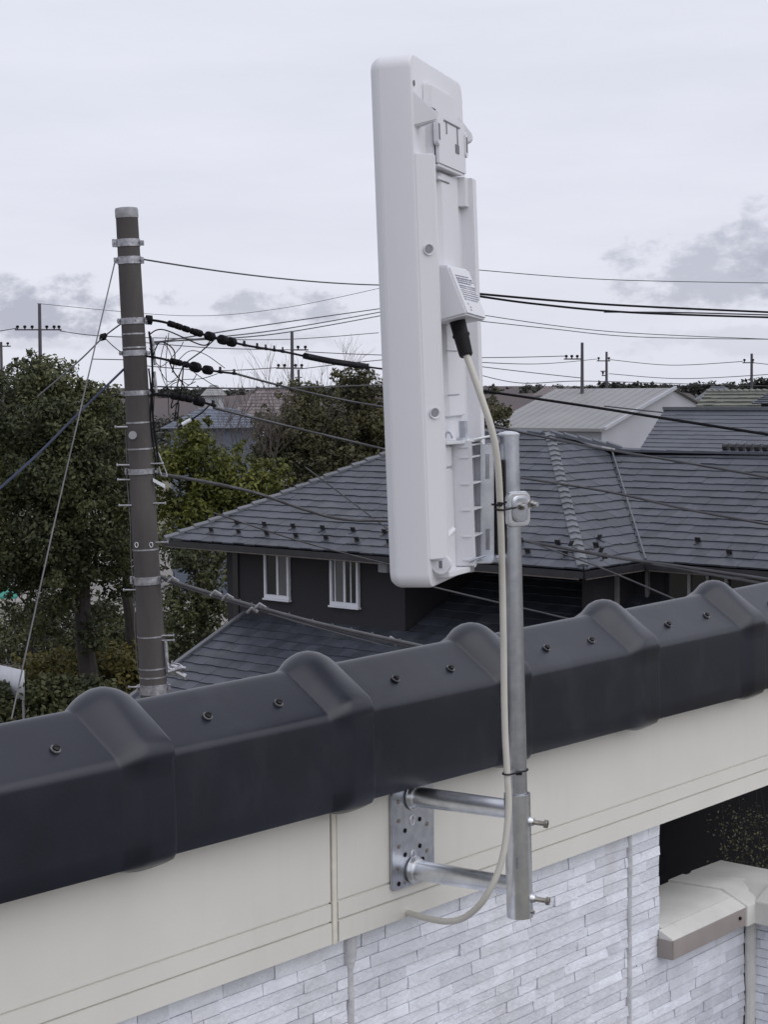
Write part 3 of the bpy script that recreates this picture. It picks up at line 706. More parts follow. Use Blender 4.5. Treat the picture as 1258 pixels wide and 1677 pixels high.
def tree(name, label, base, crown, blobs, per, leaf, m, group='leafy trees behind the pole and the dark house', trunk_r=.3, limbs=True, squash=.8, cat='tree', sub=5, fork=.45):
    base = Vector(base); t = thing(name, label, cat, base, group)
    cen = []
    for (x, y, Y, rad) in blobs:
        c = at(x, y, Y); R = rad*Y/F*1.22
        cen.append((tuple(c), R*.74))
        for _ in range(sub):
            v = Vector(rng.normal(size=3)).normalized(); q = c+v*R*.72; cen.append(((q.x, q.y, q.z), R*random.uniform(.26, .46)))
        for _ in range(14):
            v = Vector(rng.normal(size=3)).normalized(); q = c+v*R*random.uniform(.8, 1.12); cen.append(((q.x, q.y, q.z), R*random.uniform(.08, .2)))
    leaf_obj('crown', leaves(cen, per, leaf, squash=squash), m, t)
    mb = MB(); top = at(*crown); mid = base.lerp(top, fork)
    mb.tube(limb_path(base, mid, 6, .06), [trunk_r*(1.15-.08*i) for i in range(7)], 10)
    mb.tube(limb_path(mid, top, 6, .2), [trunk_r*(.65-.09*i) for i in range(7)], 8)
    for (x, y, Y, rad) in blobs:
        c = at(x, y, Y); s = base.lerp(top, random.uniform(fork*.7, fork*1.15)); mb.tube(limb_path(s, c, 7, .35), [trunk_r*max(.06, (.42-.055*i)) for i in range(8)], 7)
        for _ in range(4):
            e = c+Vector(rng.normal(size=3)).normalized()*rad*Y/F*.8
            mb.tube(limb_path(s.lerp(c, random.uniform(.5, .9)), e, 4, .4), [trunk_r*max(.03, (.16-.035*i)) for i in range(5)], 5)
    mb.build('trunk', M['bark'], t)
    return t
def gp(x, Y): p = at(x, 700, Y); return (p.x, p.y, 0)
tree('evergreen_tree', 'tall dark evergreen with dense rounded crown, left of the concrete utility pole', gp(140, 52), (110, 640, 52),
     [(88,618,52,55),(60,690,51,80),(150,690,52,70),(20,650,53,60),(110,760,51,95),(20,780,52,85),(175,790,52,60),(70,850,51,90),(160,870,51,70),(15,880,52,70),(120,930,52,65),(200,930,53,45),(70,1020,51.5,30),(150,1040,51.5,26),(40,950,53,38),(-50,760,53,80)], 1150, .072, M['leafd'], trunk_r=.28, sub=6)
tree('evergreen_tree', 'slender dark evergreen showing between the pole and the tall left tree', gp(215, 56), (178, 640, 56),
     [(150,655,56,24),(182,705,56,44),(205,760,56,48),(215,850,56,48)], 1150, .072, M['leafd'], trunk_r=.2)
tree('yellow_green_tree', 'bushy yellow-green tree just right of the concrete utility pole', gp(330, 50), (330, 760, 50),
     [(320,735,50,48),(285,760,50,50),(365,770,50,55),(410,790,50,42),(300,840,50,62),(350,850,50,52),(445,785,50,30),(380,850,50,44)], 1150, .070, M['leafy'], trunk_r=.2)
tree('dark_bushy_tree', 'dark lower tree half hidden between the pole and the dark house wall', gp(320, 46), (320, 930, 46),
     [(300,900,46,48),(345,940,46,42),(290,985,46,48),(345,1020,46,40),(300,1060,46,40)], 1100, .068, M['leafd'], trunk_r=.16)
tree('broad_brown_green_tree', 'broad brown-green tree above the dark roof, left of the antenna', gp(560, 70), (590, 700, 70),
     [(595,645,70,50),(540,690,70,62),(640,690,70,62),(480,720,69,52),(560,760,69,62),(640,770,69,60),(450,740,69,36),(700,680,70,60),(760,690,70,42),(808,678,70,32),(460,775,68,44),(520,790,68,44),(600,800,68,44),(440,700,69,36),(490,660,70,34)], 1000, .08, M['leafb'], trunk_r=.25)
tree('round_bush_tree', 'small dark treetop standing at the upper left edge of the broad tree', gp(510, 78), (510, 660, 78),
     [(510,650,78,22),(500,680,78,30)], 1000, .08, M['leafd'], trunk_r=.12)
def bush(name, label, blobs, per, leaf, m, group=None):
    cen = []
    for (x, Y, R) in blobs:
        p = Vector(gp(x, Y)); cen.append(((p.x, p.y, R*.6), R))
        for _ in range(4): cen.append(((p.x+random.uniform(-R,R)*.8, p.y+random.uniform(-R,R)*.8, R*random.uniform(.5,1.3)), R*.45))
    b0 = Vector(gp(blobs[0][0], blobs[0][1])); t = thing(name, label, 'bush', b0, group)
    leaf_obj('foliage', leaves(cen, per, leaf), m, t)
    mb = MB()
    for (x, Y, R) in blobs:
        p = Vector(gp(x, Y))
        for _ in range(5): mb.tube(limb_path(p, p+Vector((random.uniform(-.5,.5)*R, random.uniform(-.5,.5)*R, R*random.uniform(.8,1.3))), 4, .3), [.04,.034,.028,.02,.01], 5)
    mb.build('stem', M['bark'], t); return t
bush('hedge_bush', 'yellowish clipped bush under the tall left tree, left of its trunk', [(70,53,1.15),(95,54,1.1),(45,55,.9)], 620, .085, M['leafh'], 'yellowish bushes under the left tree')
bush('hedge_bush', 'yellowish bush between the tall left tree trunk and the utility pole', [(175,54,1.1),(205,55,1.1),(228,55,.9)], 620, .085, M['leafh'], 'yellowish bushes under the left tree')
bush('low_bush', 'low green bush right behind the first tile hump, at the utility pole foot', [(190,47.5,.8),(212,47,.7)], 620, .08, M['leafy'])
bush('dark_undergrowth', 'dark leafy undergrowth behind the tree trunks at lower left, tall and ragged', [(x_, 60+2*math.sin(x_), 1.0+.5*math.sin(x_*1.7)) for x_ in range(-20, 290, 21)], 420, .085, M['leafd'])
tree('small_evergreen', 'small dark evergreen with pale gaps between its low branches, lower left edge', gp(40, 58), (50, 950, 58), [(20,930,58,34),(75,985,58,30),(20,1010,58,26),(120,975,58,24),(170,1000,57,24),(215,975,58,26),(95,1045,57,18)], 700, .072, M['leafd'], trunk_r=.12)
bush('dark_hedge', 'dark hedge in the shade along the bottom left behind the ridge tiles', [(0,49,1.0),(40,49,1.05),(80,49,1.05),(120,49,1.0),(155,49.5,.9)], 620, .085, M['leafd'])
def bare_tree(label, base, hgt, seed, spread=.5, r0=.06, depth=5):
    r = random.Random(seed); t = thing('bare_tree', label, 'tree', base, 'leafless trees near the horizon'); mb = MB(); tw = MB()
    def grow(p, d, l, rad, k):
        q = p+d*l; pts = [p, p.lerp(q, .5)+Vector((r.uniform(-1,1), r.uniform(-1,1), 0))*l*.06, q]
        (mb if k > depth-2 else tw).tube(pts, [rad, rad*.85, rad*.7], 5, False)
        if k == 0: return
        for _ in range(3 if k > 1 else 4):
            nd = (d+Vector((r.uniform(-1,1), r.uniform(-1,1), r.uniform(-.35,.7)))*spread*1.4).normalized()
            grow(q if r.random() < .6 else p.lerp(q, .7), nd, l*r.uniform(.6,.82), rad*.62, k-1)
    grow(Vector(base), Vector((0,0,1)), hgt*.34, r0, depth)
    mb.build('trunk', M['barkg'], t, smooth=60, fix=False); tw.build('branches', M['barkg'], t, smooth=60, fix=False)
bare_tree('leafless tree with thin twigs above the blue-grey house', gp(395, 66), 9.8, 2)
bare_tree('leafless tree with thin twigs left of the broad brown-green tree', gp(462, 68), 9.9, 4)
bare_tree('leafless slim tree rising over the small dark treetop', gp(540, 80), 11.0, 9, .4)

# ================================================================ ROOFS
def tiled(mb, poly, eave_dir, up, thick=.021, course=.28, width=.30, seed=1, lift=.0):
    """Overlapping slate courses covering a convex polygon lying in one plane."""
    r = random.Random(seed); o = poly[0]; e = eave_dir.normalized(); up = up.normalized(); nr = e.cross(up).normalized()
    if nr.z < 0: nr = -nr
    pp = [((p-o).dot(e), (p-o).dot(up)) for p in poly]
    smin, smax = min(p[1] for p in pp), max(p[1] for p in pp)
    def span(s):
        xs = []
        for i in range(len(pp)):
            (x0, y0), (x1, y1) = pp[i], pp[(i+1) % len(pp)]
            if (y0-s)*(y1-s) <= 0 and abs(y1-y0) > 1e-6: xs.append(x0+(x1-x0)*(s-y0)/(y1-y0))
        return (min(xs), max(xs)) if len(xs) > 1 else None
    s = smin; row = 0; odd = False
    while s < smax-.02:
        s1 = min(s+course, smax); a = span(s+.001); b = span(s1-.001)
        if a and b:
            x = min(a[0], b[0])-r.uniform(0, width) - (row % 2)*width*.5
            while x < max(a[1], b[1]):
                def cl(v, sp): return min(max(v, sp[0]), sp[1])
                x1 = x+width; odd = not odd; j = (r.uniform(-.006, .010)+(.013 if odd else 0))*(course/.28); hh = thick*r.uniform(.8, 1.15)
                ax0, ax1, bx0, bx1 = cl(x+.002, a), cl(x1-.002, a), cl(x+.002, b), cl(x1-.002, b)
                if ax1-ax0 > .01 or bx1-bx0 > .01:
                    lo, hi = s-j, s1+.01
                    def q(xx, ss, h): return o+e*xx+up*ss+nr*(h+lift)
                    mb.box8([q(ax0, lo, -.01), q(ax1, lo, -.01), q(bx1, hi, -.01), q(bx0, hi, -.01), q(ax0, lo, hh), q(ax1, lo, hh), q(bx1, hi, .003), q(bx0, hi, .003)])
                x = x1
        s = s1; row += 1
    return mb
def caps(p, q, step, w, th, mb=None, up=Z):
    mb = mb or MB(); d = (q-p); L_ = d.length; d.normalize(); sd_ = d.cross(Z).normalized(); nr = sd_.cross(d).normalized()
    if nr.z < 0: nr = -nr
    k = int(L_/step)
    for i in range(k):
        c = p+d*(step*(i+.5)); a, b = c-d*step*.52, c+d*step*.5
        t0, t1 = th*1.6, th*.4
        mb.v += []
        i0 = len(mb.v)
        for e_, t in ((a, t0), (b, t1)):
            mb.v += [e_-sd_*w-nr*(.05), e_-sd_*w+nr*(t-w*.12), e_+nr*(t+w*.16), e_+sd_*w+nr*(t-w*.12), e_+sd_*w-nr*.05]
        for f in ((0,1,6,5),(1,2,7,6),(2,3,8,7),(3,4,9,8),(4,3,2,1,0),(5,6,7,8,9)): mb.f.append(tuple(i0+x for x in f))
    return mb
dh = thing('dark_house', 'dark brown two-storey house with grey slate hip roof and two white windows, behind the antenna', 'house', P(27, 20, -H))
eA, eL = P(23.5,16.05,-3), P(23.5,26.2,-3)
R1, R2 = P(28.5,20.29,-.93), P(28.5,22.98,-.93)
upA = (R1-P(23.5,20.29,-3))
mb = MB(); tiled(mb, [eL, eA, R1, R2], -N, upA, seed=11)
vb, vt = P(25.3,16.05,-3), P(29.4,19.45,-1.32)
upB = P(28.5,20.29,-.93)-P(28.5,16.05,-3)
bk = P(33.5,16.05,-3)
mb2 = MB(); tiled(mb2, [P(23.5,16.05,-3), vb, vt, R1], U, upB, seed=12)
cR0, cR1 = P(25.3,4.0,-3), P(29.5,4.0,-1.28)
mb3 = MB(); tiled(mb3, [vb, cR0, cR1, vt], -N, P(29.5,4,-1.28)-P(25.3,4,-3), seed=13)
mb4 = MB()   # far slopes that close the roof
mb4.quad(R2, R1, bk, P(33.5,26.2,-3)).quad(eL, R2, P(33.5,26.2,-3)).quad(R1, vt, P(29.5,16.05,-1.28), bk).quad(vt, cR1, P(33.7,4,-3), P(33.7,16.05,-3))
mb4.quad(P(25.3,4,-3), P(29.5,4,-1.28), P(33.7,4,-3))
rA = mb.build('roof', M['slate'], dh, smooth=0); rB = mb2.build('roof', M['slate'], dh, smooth=0); rC = mb3.build('roof', M['slate'], dh, smooth=0)
mb4.build('roof', M['slate2'], dh, smooth=0, fix=False)
caps(eA.lerp(R1,.02), R1, .28, .095, .022).build('hip_cap', M['slatecap'], rA, smooth=0)
caps(eL, R2, .32, .13, .03).build('hip_cap', M['slatecap'], rA, smooth=0)
caps(R2, R1, .32, .13, .03).build('ridge_cap', M['slate2'], rA, smooth=0)
caps(R1, P(29.75,19.1,-1.30), .3, .12, .03).build('hip_cap', M['slate2'], rB, smooth=0)
caps(P(29.5,19.3,-1.28), cR1, .6, .11, .012).build('ridge_cap', M['slate2'], rC, smooth=0)
MB().tube([vb+Z*.03-N*.05, vt+Z*.03-N*.05], .02, 6).build('valley_flashing', M['slatecap'], rB)
mb = MB()
for k in range(14): mb.tube([P(29.48,16.9-.17*k,-1.20), P(29.48,16.8-.17*k,-1.20)], .07, 8)
mb.build('ridge_vent', M['darkmetal'], rC)
# eaves: gutter, fascia and soffit
mb = MB()
for a, b in ((eL, eA), (eA, vb), (vb, cR0)):
    d = (b-a).normalized(); out = d.cross(Z).normalized()
    if out.dot(a+b-2*P(28,20,0)) < 0: out = -out
    if (a-vb).length < .1 or (b-vb).length < .1 or True: pass
    c = (a+b)/2-Z*.09+out*.02; mb.obox(c, d*((b-a).length/2+.02), out*.045, Z*.055)
mb.build('gutter', M['darkmetal'], dh)
MB().quad(P(23.5,26.2,-3.06), P(23.5,16.05,-3.06), P(25.4,16.05,-3.06), P(25.4,4,-3.06), P(33.6,4,-3.06), P(33.6,26.2,-3.06)).build('soffit', M['darkwall'], dh, smooth=0, fix=False)
gut = MB().tube([P(23.44,26.1,-3.16), P(23.44,16.1,-3.16)], .012, 6).tube([P(23.5,16.0,-3.16), P(25.3,16.0,-3.16), P(25.25,15.9,-3.16), P(25.22,4.1,-3.16)], .012, 6).build('gutter_lip', M['barkg'], dh)
# walls: main block with recess, wing
mb = MB()
mb.gbox(24.1, 32.9, 20.39, 25.05, -H+.02, -3.07)
mb.gbox(27.2, 32.9, 16.65, 20.385, -H+.02, -3.075)
mb.gbox(24.7, 27.19, 16.65, 16.9, -H+.02, -3.075)
mb.gbox(25.95, 33, 4.6, 16.64, -H+.02, -3.072)
w = mb.build('wall', M['darkwall'], dh, smooth=0)
MB().gbox(24.06, 24.095, 24.7, 24.85, -7, -3.1).build('downpipe', M['darkmetal'], dh)
def window(n0, n1, z0, z1, split, u=24.1, m=('glass','curtain'), inner=()):
    f = MB(); t = .05; uf = u-.07
    for a in ((n0,n1,z1-t,z1),(n0,n1,z0,z0+t*1.5),(n0,n0+t,z0+t*1.5,z1-t),(n1-t,n1,z0+t*1.5,z1-t)): f.gbox(uf, u+.001, *a)
    f.gbox(uf-.03, u, n0-.02, n1+.02, z0-.035, z0-.001)
    for s in split: f.gbox(uf+.02, u-.02, s-.025, s+.025, z0+t*1.5+.001, z1-t-.001)
    o = f.build('window_frame', M['trimw'], dh, bevel=.004)
    ed = [n1-t]+list(split)+[n0+t]
    for i in range(len(ed)-1):
        a, b = ed[i+1], ed[i]
        MB().gbox(u-.030, u-.020, a+.002, b-.002, z0+t*1.5+.001, z1-t-.001).build('pane', M[m[i % 2]], o)
    for s in inner: MB().gbox(u-.045, u-.031, s-.010, s+.010, z0+t*1.5+.002, z1-t-.002).build('sash_bar', M['trimw'], o)
window(23.28, 23.95, -4.09, -3.17, (23.60,))
window(21.48, 22.20, -4.10, -3.17, (21.84,), m=('curtain','glass'), inner=(22.08, 21.68))
# glazed veranda on the wing
for n_ in (16.35, 15.50, 15.14, 14.78, 13.9, 13.2, 12.3):
    MB().gbox(25.88, 25.945, n_-.03, n_+.03, -5.6, -3.09).build('veranda_post', M['post'], dh)
for a, b in ((16.0,15.55),(15.45,15.19),(15.09,14.83),(14.7,13.95),(13.85,13.25)):
    MB().gbox(25.91, 25.946, b, a, -5.5, -3.15).build('veranda_glass', M['glass'], dh)
for u_ in (25.35,): MB().gbox(u_-.03, u_+.03, 16.58, 16.645, -5.6, -3.09).build('veranda_post', M['post'], dh)
MB().gbox(26.9, 27.19, 17.1, 18.4, -3.62, -3.50).gbox(26.95, 27.19, 16.95, 17.05, -3.95, -3.45).build('balcony_rail', M['post'], dh)
wb = on_u(632, 928, 24.1); MB().obox(wb-U*.05, U*.05, N*.11, Z*.10).build('utility_box', M['pwall'], dh, bevel=.01)
# lower lean-to roof
lr = MB(); sl = .42
def LP(u, n): return P(u, n, -4.46-(24.1-u)*sl)
tiled(lr, [LP(20.8,24.5), LP(20.8,15), LP(24.1,15), LP(24.1,24.5)], -N, LP(24.1,0)-LP(20.8,0), seed=14)
tiled(lr, [LP(24.12,20.35), LP(24.12,6), LP(27.2,6), LP(27.2,20.35)], -N, LP(24.1,0)-LP(20.8,0), seed=15)
ro = lr.build('lower_roof', M['slate'], dh, smooth=0)
MB().obox((LP(20.8,24.55)+LP(24.1,24.55))/2+Z*.01, (LP(24.1,0)-LP(20.8,0))/2, N*.05, Z*.05).build('rake_trim', M['slatecap'], ro)
MB().gbox(21.3, 24.0, 15.3, 24.2, -H+.02, -5.95).build('lower_wall', M['darkwall'], dh)
MB().tube([P(20.9,24.6,-5.9), P(20.9,24.6,-9.4)], .04, 8).build('downpipe', M['darkmetal'], dh)
# snow guards: two staggered rows
def guard(p, d, upv, nr):
    q = MB().obox(p+nr*.05, d*.05, upv*.012, nr*.05); q.obox(p+nr*.02-upv*.06, d*.022, upv*.07, nr*.006); q.build('snow_guard', M['darkmetal'], dh)
uA = upA.normalized(); nA = Vector(uA.cross(-N)); nA = nA if nA.z > 0 else -nA
for k in range(13):
    guard(P(23.5,25.25-.78*k,-3)+uA*(.42), -N, uA, nA)
    guard(P(23.5,24.86-.78*k,-3)+uA*(.78), -N, uA, nA) if k < 12 else None
uB = upB.normalized(); nB = uB.cross(U); nB = nB if nB.z > 0 else -nB
for uu, s in ((24.05,.72),(24.55,.42),(25.0,.80)): guard(P(uu,16.05,-3)+uB*s, U, uB, nB)
uC = (P(29.5,4,-1.28)-P(25.3,4,-3)).normalized(); nC = uC.cross(-N); nC = nC if nC.z > 0 else -nC
for k in range(8): guard(P(25.3,15.4-.8*k,-3)+uC*(.42 if k % 2 else .78), -N, uC, nC)

# warehouse beyond
K = at(988,703,110); ku, kn, kz = un(K)
wh = thing('warehouse', 'pale grey metal-roofed building with white gable wall, beyond the dark house on the right', 'warehouse', Vector((K.x, K.y, 0)))
top = P(ku+8.5, kn, kz+2.55)
ln = 9.6
mb = MB(); eN = N*ln; r_ = MB()
r_.quad(K, K+eN, top+eN, top); r_.quad(top, top+eN, top+eN+U*8.5-Z*2.6, top+U*8.5-Z*2.6)
r_.quad(K-Z*.12, K+eN-Z*.12, K+eN, K)
rf = r_.build('roof', M['metalroof'], wh, smooth=0, fix=False)
mb = MB()
for i in range(1, 14): q = K+eN*(i/14)+Z*.01; mb.obox((q+q+(top-K))/2, (top-K)/2, N*.012, Z*.012)
mb.build('roof_seams', M['metalroof'], rf)
MB().obox((K+top)/2+Z*.03-N*.12, (top-K)/2, N*.10, Z*.10).build('verge_trim', M['pwall'], rf)
MB().obox(K+eN/2-U*.1-Z*.05, eN/2, U*.12, Z*.10).build('gutter', M['metalroof'], rf)
mb = MB(); i0 = P(ku+.3, kn+.3, -H+.02)
mb.quad(P(ku+.3,kn+.3,-H), P(ku+16.6,kn+.3,-H), P(ku+16.6,kn+.3,kz-.05), P(ku+8.5,kn+.3,kz+2.5), P(ku+.3,kn+.3,kz-.0))
mb.quad(P(ku+.3,kn+.3,-H), P(ku+.3,kn+ln,-H), P(ku+.3,kn+ln,kz-.02), P(ku+.3,kn+.3,kz-.02)); mb.build('wall', M['pwall'], wh, smooth=0, fix=False)
MB().tube([P(ku+.2,kn+.2,kz-.2), P(ku+.2,kn+.2,-H)], .08, 8).build('downpipe', M['pwall'], wh)

# slate-roofed house behind the wing
a = at(1030,731,47); b = at(1089,671,54)
sh = thing('slate_roof_house', 'house with plain blue-grey slate roof rising just behind the dark house wing', 'house', Vector((b.x, b.y, 0)))
bu, bn, bz = un(b); au, an_, az2 = un(a)
pt = [P(bu-5.5,an_+2.0,bz-2.4), P(bu-5.5,bn-9,bz-2.4), P(bu,bn-9,bz), P(bu,bn,bz)]
pt[0] = P(bu-5.5, bn-1.6, bz-2.4)
mb = MB(); tiled(mb, pt, -N, pt[2]-pt[1], seed=21, course=.28, width=.6, thick=.02)
rf = mb.build('roof', M['slate2'], sh, smooth=0)
MB().quad(pt[3], pt[2], P(bu+5.5,bn-9,bz-2.4), P(bu+5.5,bn+.8,bz-2.4)).quad(pt[0], pt[3], P(bu+5.5,bn+.8,bz-2.4)).build('roof', M['slate2'], sh, smooth=0, fix=False)
MB().obox((pt[2]+pt[3])/2+Z*.04, (pt[2]-pt[3])/2, U*.12, Z*.05).build('ridge_cap', M['slatecap'], rf)
MB().gbox(bu-4.9, bu+4.9, bn-9, bn-1.7, -H+.02, bz-2.42).build('wall', M['pwall'], sh)
# green-grey tile roof house
b = at(1160,641,88); bu, bn, bz = un(b)
gh = thing('green_roof_house', 'house with weathered green-grey tile roof at the right edge below the horizon', 'house', Vector((b.x, b.y, 0)))
pt = [P(bu-4.2,bn-.7,bz-2.0), P(bu-4.2,bn-6.5,bz-2.0), P(bu,bn-4.2,bz), P(bu,bn,bz)]
mb = MB(); tiled(mb, pt, -N, P(bu,0,bz)-P(bu-4.2,0,bz-2.0), seed=22, course=.42, width=.5, thick=.09); rf = mb.build('roof', M['greenroof'], gh, smooth=0)
MB().quad(pt[3], pt[2], P(bu+4.2,bn-6.5,bz-2), P(bu+4.2,bn+1.5,bz-2)).quad(pt[0], pt[3], P(bu+4.2,bn+1.5,bz-2)).quad(pt[1], pt[2], P(bu+4.2,bn-6.5,bz-2)).build('roof', M['greenroof'], gh, smooth=0, fix=False)
caps(pt[1], pt[2], .35, .2, .06).build('hip_cap', M['greenroof'], rf); caps(pt[3], pt[2], .35, .2, .06).build('ridge_cap', M['greenroof'], rf)
MB().gbox(bu-3.6, bu+3.6, bn-5.8, bn-.8, -H+.02, bz-2.02).build('wall', M['pwall'], gh)
b = at(1262,668,80); dbh = thing('dark_gabled_house', 'small dark house at the right edge beside the green-grey roof', 'house', Vector((b.x, b.y, 0))); bu, bn, bz = un(b)
MB().gbox(bu-.2, bu+5, bn-4, bn+.35, -H+.02, bz+.25).build('wall', M['darkwall'], dbh)
mb = MB(); tiled(mb, [P(bu-.6,bn+.6,bz+.2), P(bu-.6,bn-4.3,bz+.2), P(bu+2,bn-4.3,bz+1.0), P(bu+2,bn+.6,bz+1.0)], -N, U*2.6+Z*.8, seed=3, thick=.06); mb.build('roof', M['slate2'], dbh, smooth=0)
MB().quad(P(bu+2,bn+.6,bz+1.0), P(bu+2,bn-4.3,bz+1.0), P(bu+5,bn-4.3,bz+.2), P(bu+5,bn+.6,bz+.2)).build('roof', M['slate2'], dbh, smooth=0, fix=False)
# blue-grey house and brown roof, left middle distance
def hip_house(name, label, xl, xr, ytop, yeave, Y, wallm, roofm, rise, wallbot=None, course=.4, seed=5, win=0):
    a, b = at(xl, yeave, Y), at(xr, yeave, Y); t = thing(name, label, 'house', Vector(((a.x+b.x)/2, Y, 0)))
    x0, x1, z0 = a.x, b.x, a.z; D = 7.0; w = x1-x0; i_ = min(D/2, w*.3)
    p = [Vector((x0,Y,z0)), Vector((x1,Y,z0)), Vector((x1-i_,Y+D/2,z0+rise)), Vector((x0+i_,Y+D/2,z0+rise))]
    q = [Vector((x0,Y+D,z0)), Vector((x1,Y+D,z0))]
    mb = MB(); tiled(mb, p, Vector((1,0,0)), Vector((0,D/2,rise)), seed=seed, course=course, width=.5, thick=.04); r = mb.build('roof', roofm, t, smooth=0)
    MB().quad(p[3], p[2], q[1], q[0]).quad(p[0], p[3], q[0]).quad(p[1], p[2], q[1]).build('roof', roofm, t, smooth=0, fix=False)
    caps(p[3], p[2], .4, .15, .04).build('ridge_cap', roofm, r)
    MB().box8([Vector((x, y, z)) for z in (.02, z0-.02) for x, y in ((x0+.4,Y+.4),(x1-.4,Y+.4),(x1-.4,Y+D-.4),(x0+.4,Y+D-.4))]).build('wall', wallm, t)
    for k in range(win):
        xx = x0+.4+(w-.8)*(k+.5)/win
        f = MB().obox((xx,Y+.38,z0-1.2),(.55,0,0),(0,.03,0),(0,0,.6)).build('window', M['trimw'], t)
        MB().obox((xx,Y+.345,z0-1.2),(.48,0,0),(0,.01,0),(0,0,.52)).build('pane', M['glass'], f)
    return t
M['blueroof'] = mat('blue_grey_roof', (.15,.17,.215), .6, var=.1, scale=1, island=.06)
hip_house('brown_roof_house', 'house with brown-grey tile roof between the pole and the broad tree', 372, 520, 640, 683, 92, M['pwall'], M['brownroof'], 1.45, course=.45, win=3)
hip_house('blue_roof_house', 'house with pale blue-grey roof and walls, right of the utility pole', 262, 428, 672, 702, 78, M['bluewall'], M['blueroof'], .80, course=.3, seed=7, win=0)
hip_house('low_white_house', 'low white-walled house low between tree trunks at the left edge', -60, 60, 930, 985, 84, M['pwall'], M['brownroof'], 1.2, seed=9, win=2)
# row of little distant roofs along the hill foot
fr = random.Random(3)
for k, (x, y, Y, w, m1, m2, lab) in enumerate([(345,648,190,34,'pwall','metalroof','distant pale house above the blue-grey roof near the horizon'),
        (905,648,230,50,'pwall','brownroof','distant house half hidden behind the grey metal roof'),
        (1190,655,150,60,'pwall','slate2','distant house with grey roof between warehouse gable and green roof')]):
    hip_house('distant_house', lab, x-w/2, x+w/2, 0, y, Y, M[m1], M[m2], 1.1, course=.6, seed=30+k)

# distant tree line on the ridge: one mass
cen = []
for k in range(420):
    x = fr.uniform(-60, 64); Y = fr.uniform(560, 640); cen.append(((x*Y/200, Y, 6.9+fr.random()*1.3), fr.uniform(1.2, 2.8)))
for (x, y, r_) in ((500,640,2.6),(1020,634,2.6),(1060,634,2.2),(1165,636,3.0),(1010,634,2.4),(1240,636,3.4),(1250,632,3),(1040,637,2.4),(1180,638,2.6),(720,633,3)):
    p = at(x, y, 380); cen += [((p.x+fr.uniform(-3,3), p.y, p.z+fr.uniform(-1.4,.2)), r_*fr.uniform(.5,.8)) for _ in range(5)]
wood = leaf_obj('distant_wood', leaves(cen, 26, .55, squash=.9), M['leaff']); tag(wood, 'dark wooded ridge line along the horizon', None, None, 'stuff')
cen = []
for k in range(260):
    x = fr.uniform(-1, 1); Y = fr.uniform(170, 410); cen.append(((x*Y*.28, Y, fr.random()*2), fr.uniform(1.5, 3.6)))
tw = leaf_obj('distant_scrub', leaves(cen, 30, .4, squash=1), M['leaff']); tag(tw, 'dark scrub and low trees between the distant houses', None, None, 'stuff')

# ================================================================ THE UTILITY POLE
PY = 15.0
pt_, pb_ = at(206.5, 342, PY), at(252, 1140, PY)
pax = (pt_-pb_).normalized(); pbase = pb_ - pax*(pb_.z/pax.z)
def pp(y):                                   # axis point at the height seen at photo row y
    t = (y-342)/(1140-342); return pt_.lerp(pb_, t)
def pr_(y): return (.0935 + (y-342)/798*.026)
pole = thing('utility_pole', 'tall brown concrete utility pole with galvanised bands and step bolts, left of the antenna', 'utility pole', pbase)
MB().tube([pbase, pb_, pp(700), pp(356)], [.175, pr_(1140), pr_(700), pr_(356)], 40).build('shaft', M['concrete'], pole)
MB().tube([pp(357), pp(355), pp(344), pp(341), pp(340)], [.097,.099,.099,.094,.07], 40).build('cap', M['polecap'], pole)
XR = Vector((1,0,0)); YF = Vector((0,-1,0))
def band(y, h, extra=.004, m='band', bolts=True):
    c = pp(y); r_ = pr_(y)+extra; hh = h*PY/F/2
    b = MB().tube([c-pax*hh, c+pax*hh], r_, 36)
    o = b.build('band', M[m], pole)
    if bolts:
        for s in (1, -1):
            w_ = random.uniform(.008, .020); q = MB().obox(c+XR*s*(r_+w_*.8), XR*w_, YF*.02, pax*hh*random.uniform(.6,1.1)); q.cyl(c+XR*s*(r_+w_)+YF*.02, YF, .011, .05, 8); q.build('band_bolt', M['band'], o, bevel=.002)
    return o
for y, h, ex in ((397,12,.006),(425,12,.006),(523,10,.007),(575,9,.006),(640,8,.005),(768,9,.010),(947,13,.010),(1127,16,.008)): band(y, h, ex)
for y in (544, 566, 688, 731, 896, 1040, 1093, 1107): band(y, 2.5, .003, bolts=False)
MB().cyl(pp(708)+YF*.115-XR*.04, YF, .035, .02, 16).build('number_plate', M['polecap'], pole)
for y, s in ((695,-1),(757,-1),(781,-1),(823,-1),(820,1),(884,1),(962,-1),(1038,1),(1046,1),(1123,-1),(755,1)):
    c = pp(y); q = MB().tube([c+XR*s*pr_(y)*.7+YF*.05, c+XR*s*(pr_(y)+.09)+YF*.05], .008, 8); q.cyl(c+XR*s*(pr_(y)+.09)+YF*.05, XR, .014, .01, 10); q.build('step_bolt', M['band'], pole)
for x in (-.063, .063):
    c = pp(887)+XR*x+YF*.105; MB().tube([c+XR*.014*cos(t*.6)+pax*.022*sin(t*.6) for t in range(11)]+[c+XR*.014], .0035, 6).build('eye_ring', M['zinc'], pole)
MB().obox(pp(787)+XR*.155+YF*.06, (XR*.05-Z*.028), YF*.012, Z*.014).build('tag_tube', M['trimw'], pole)
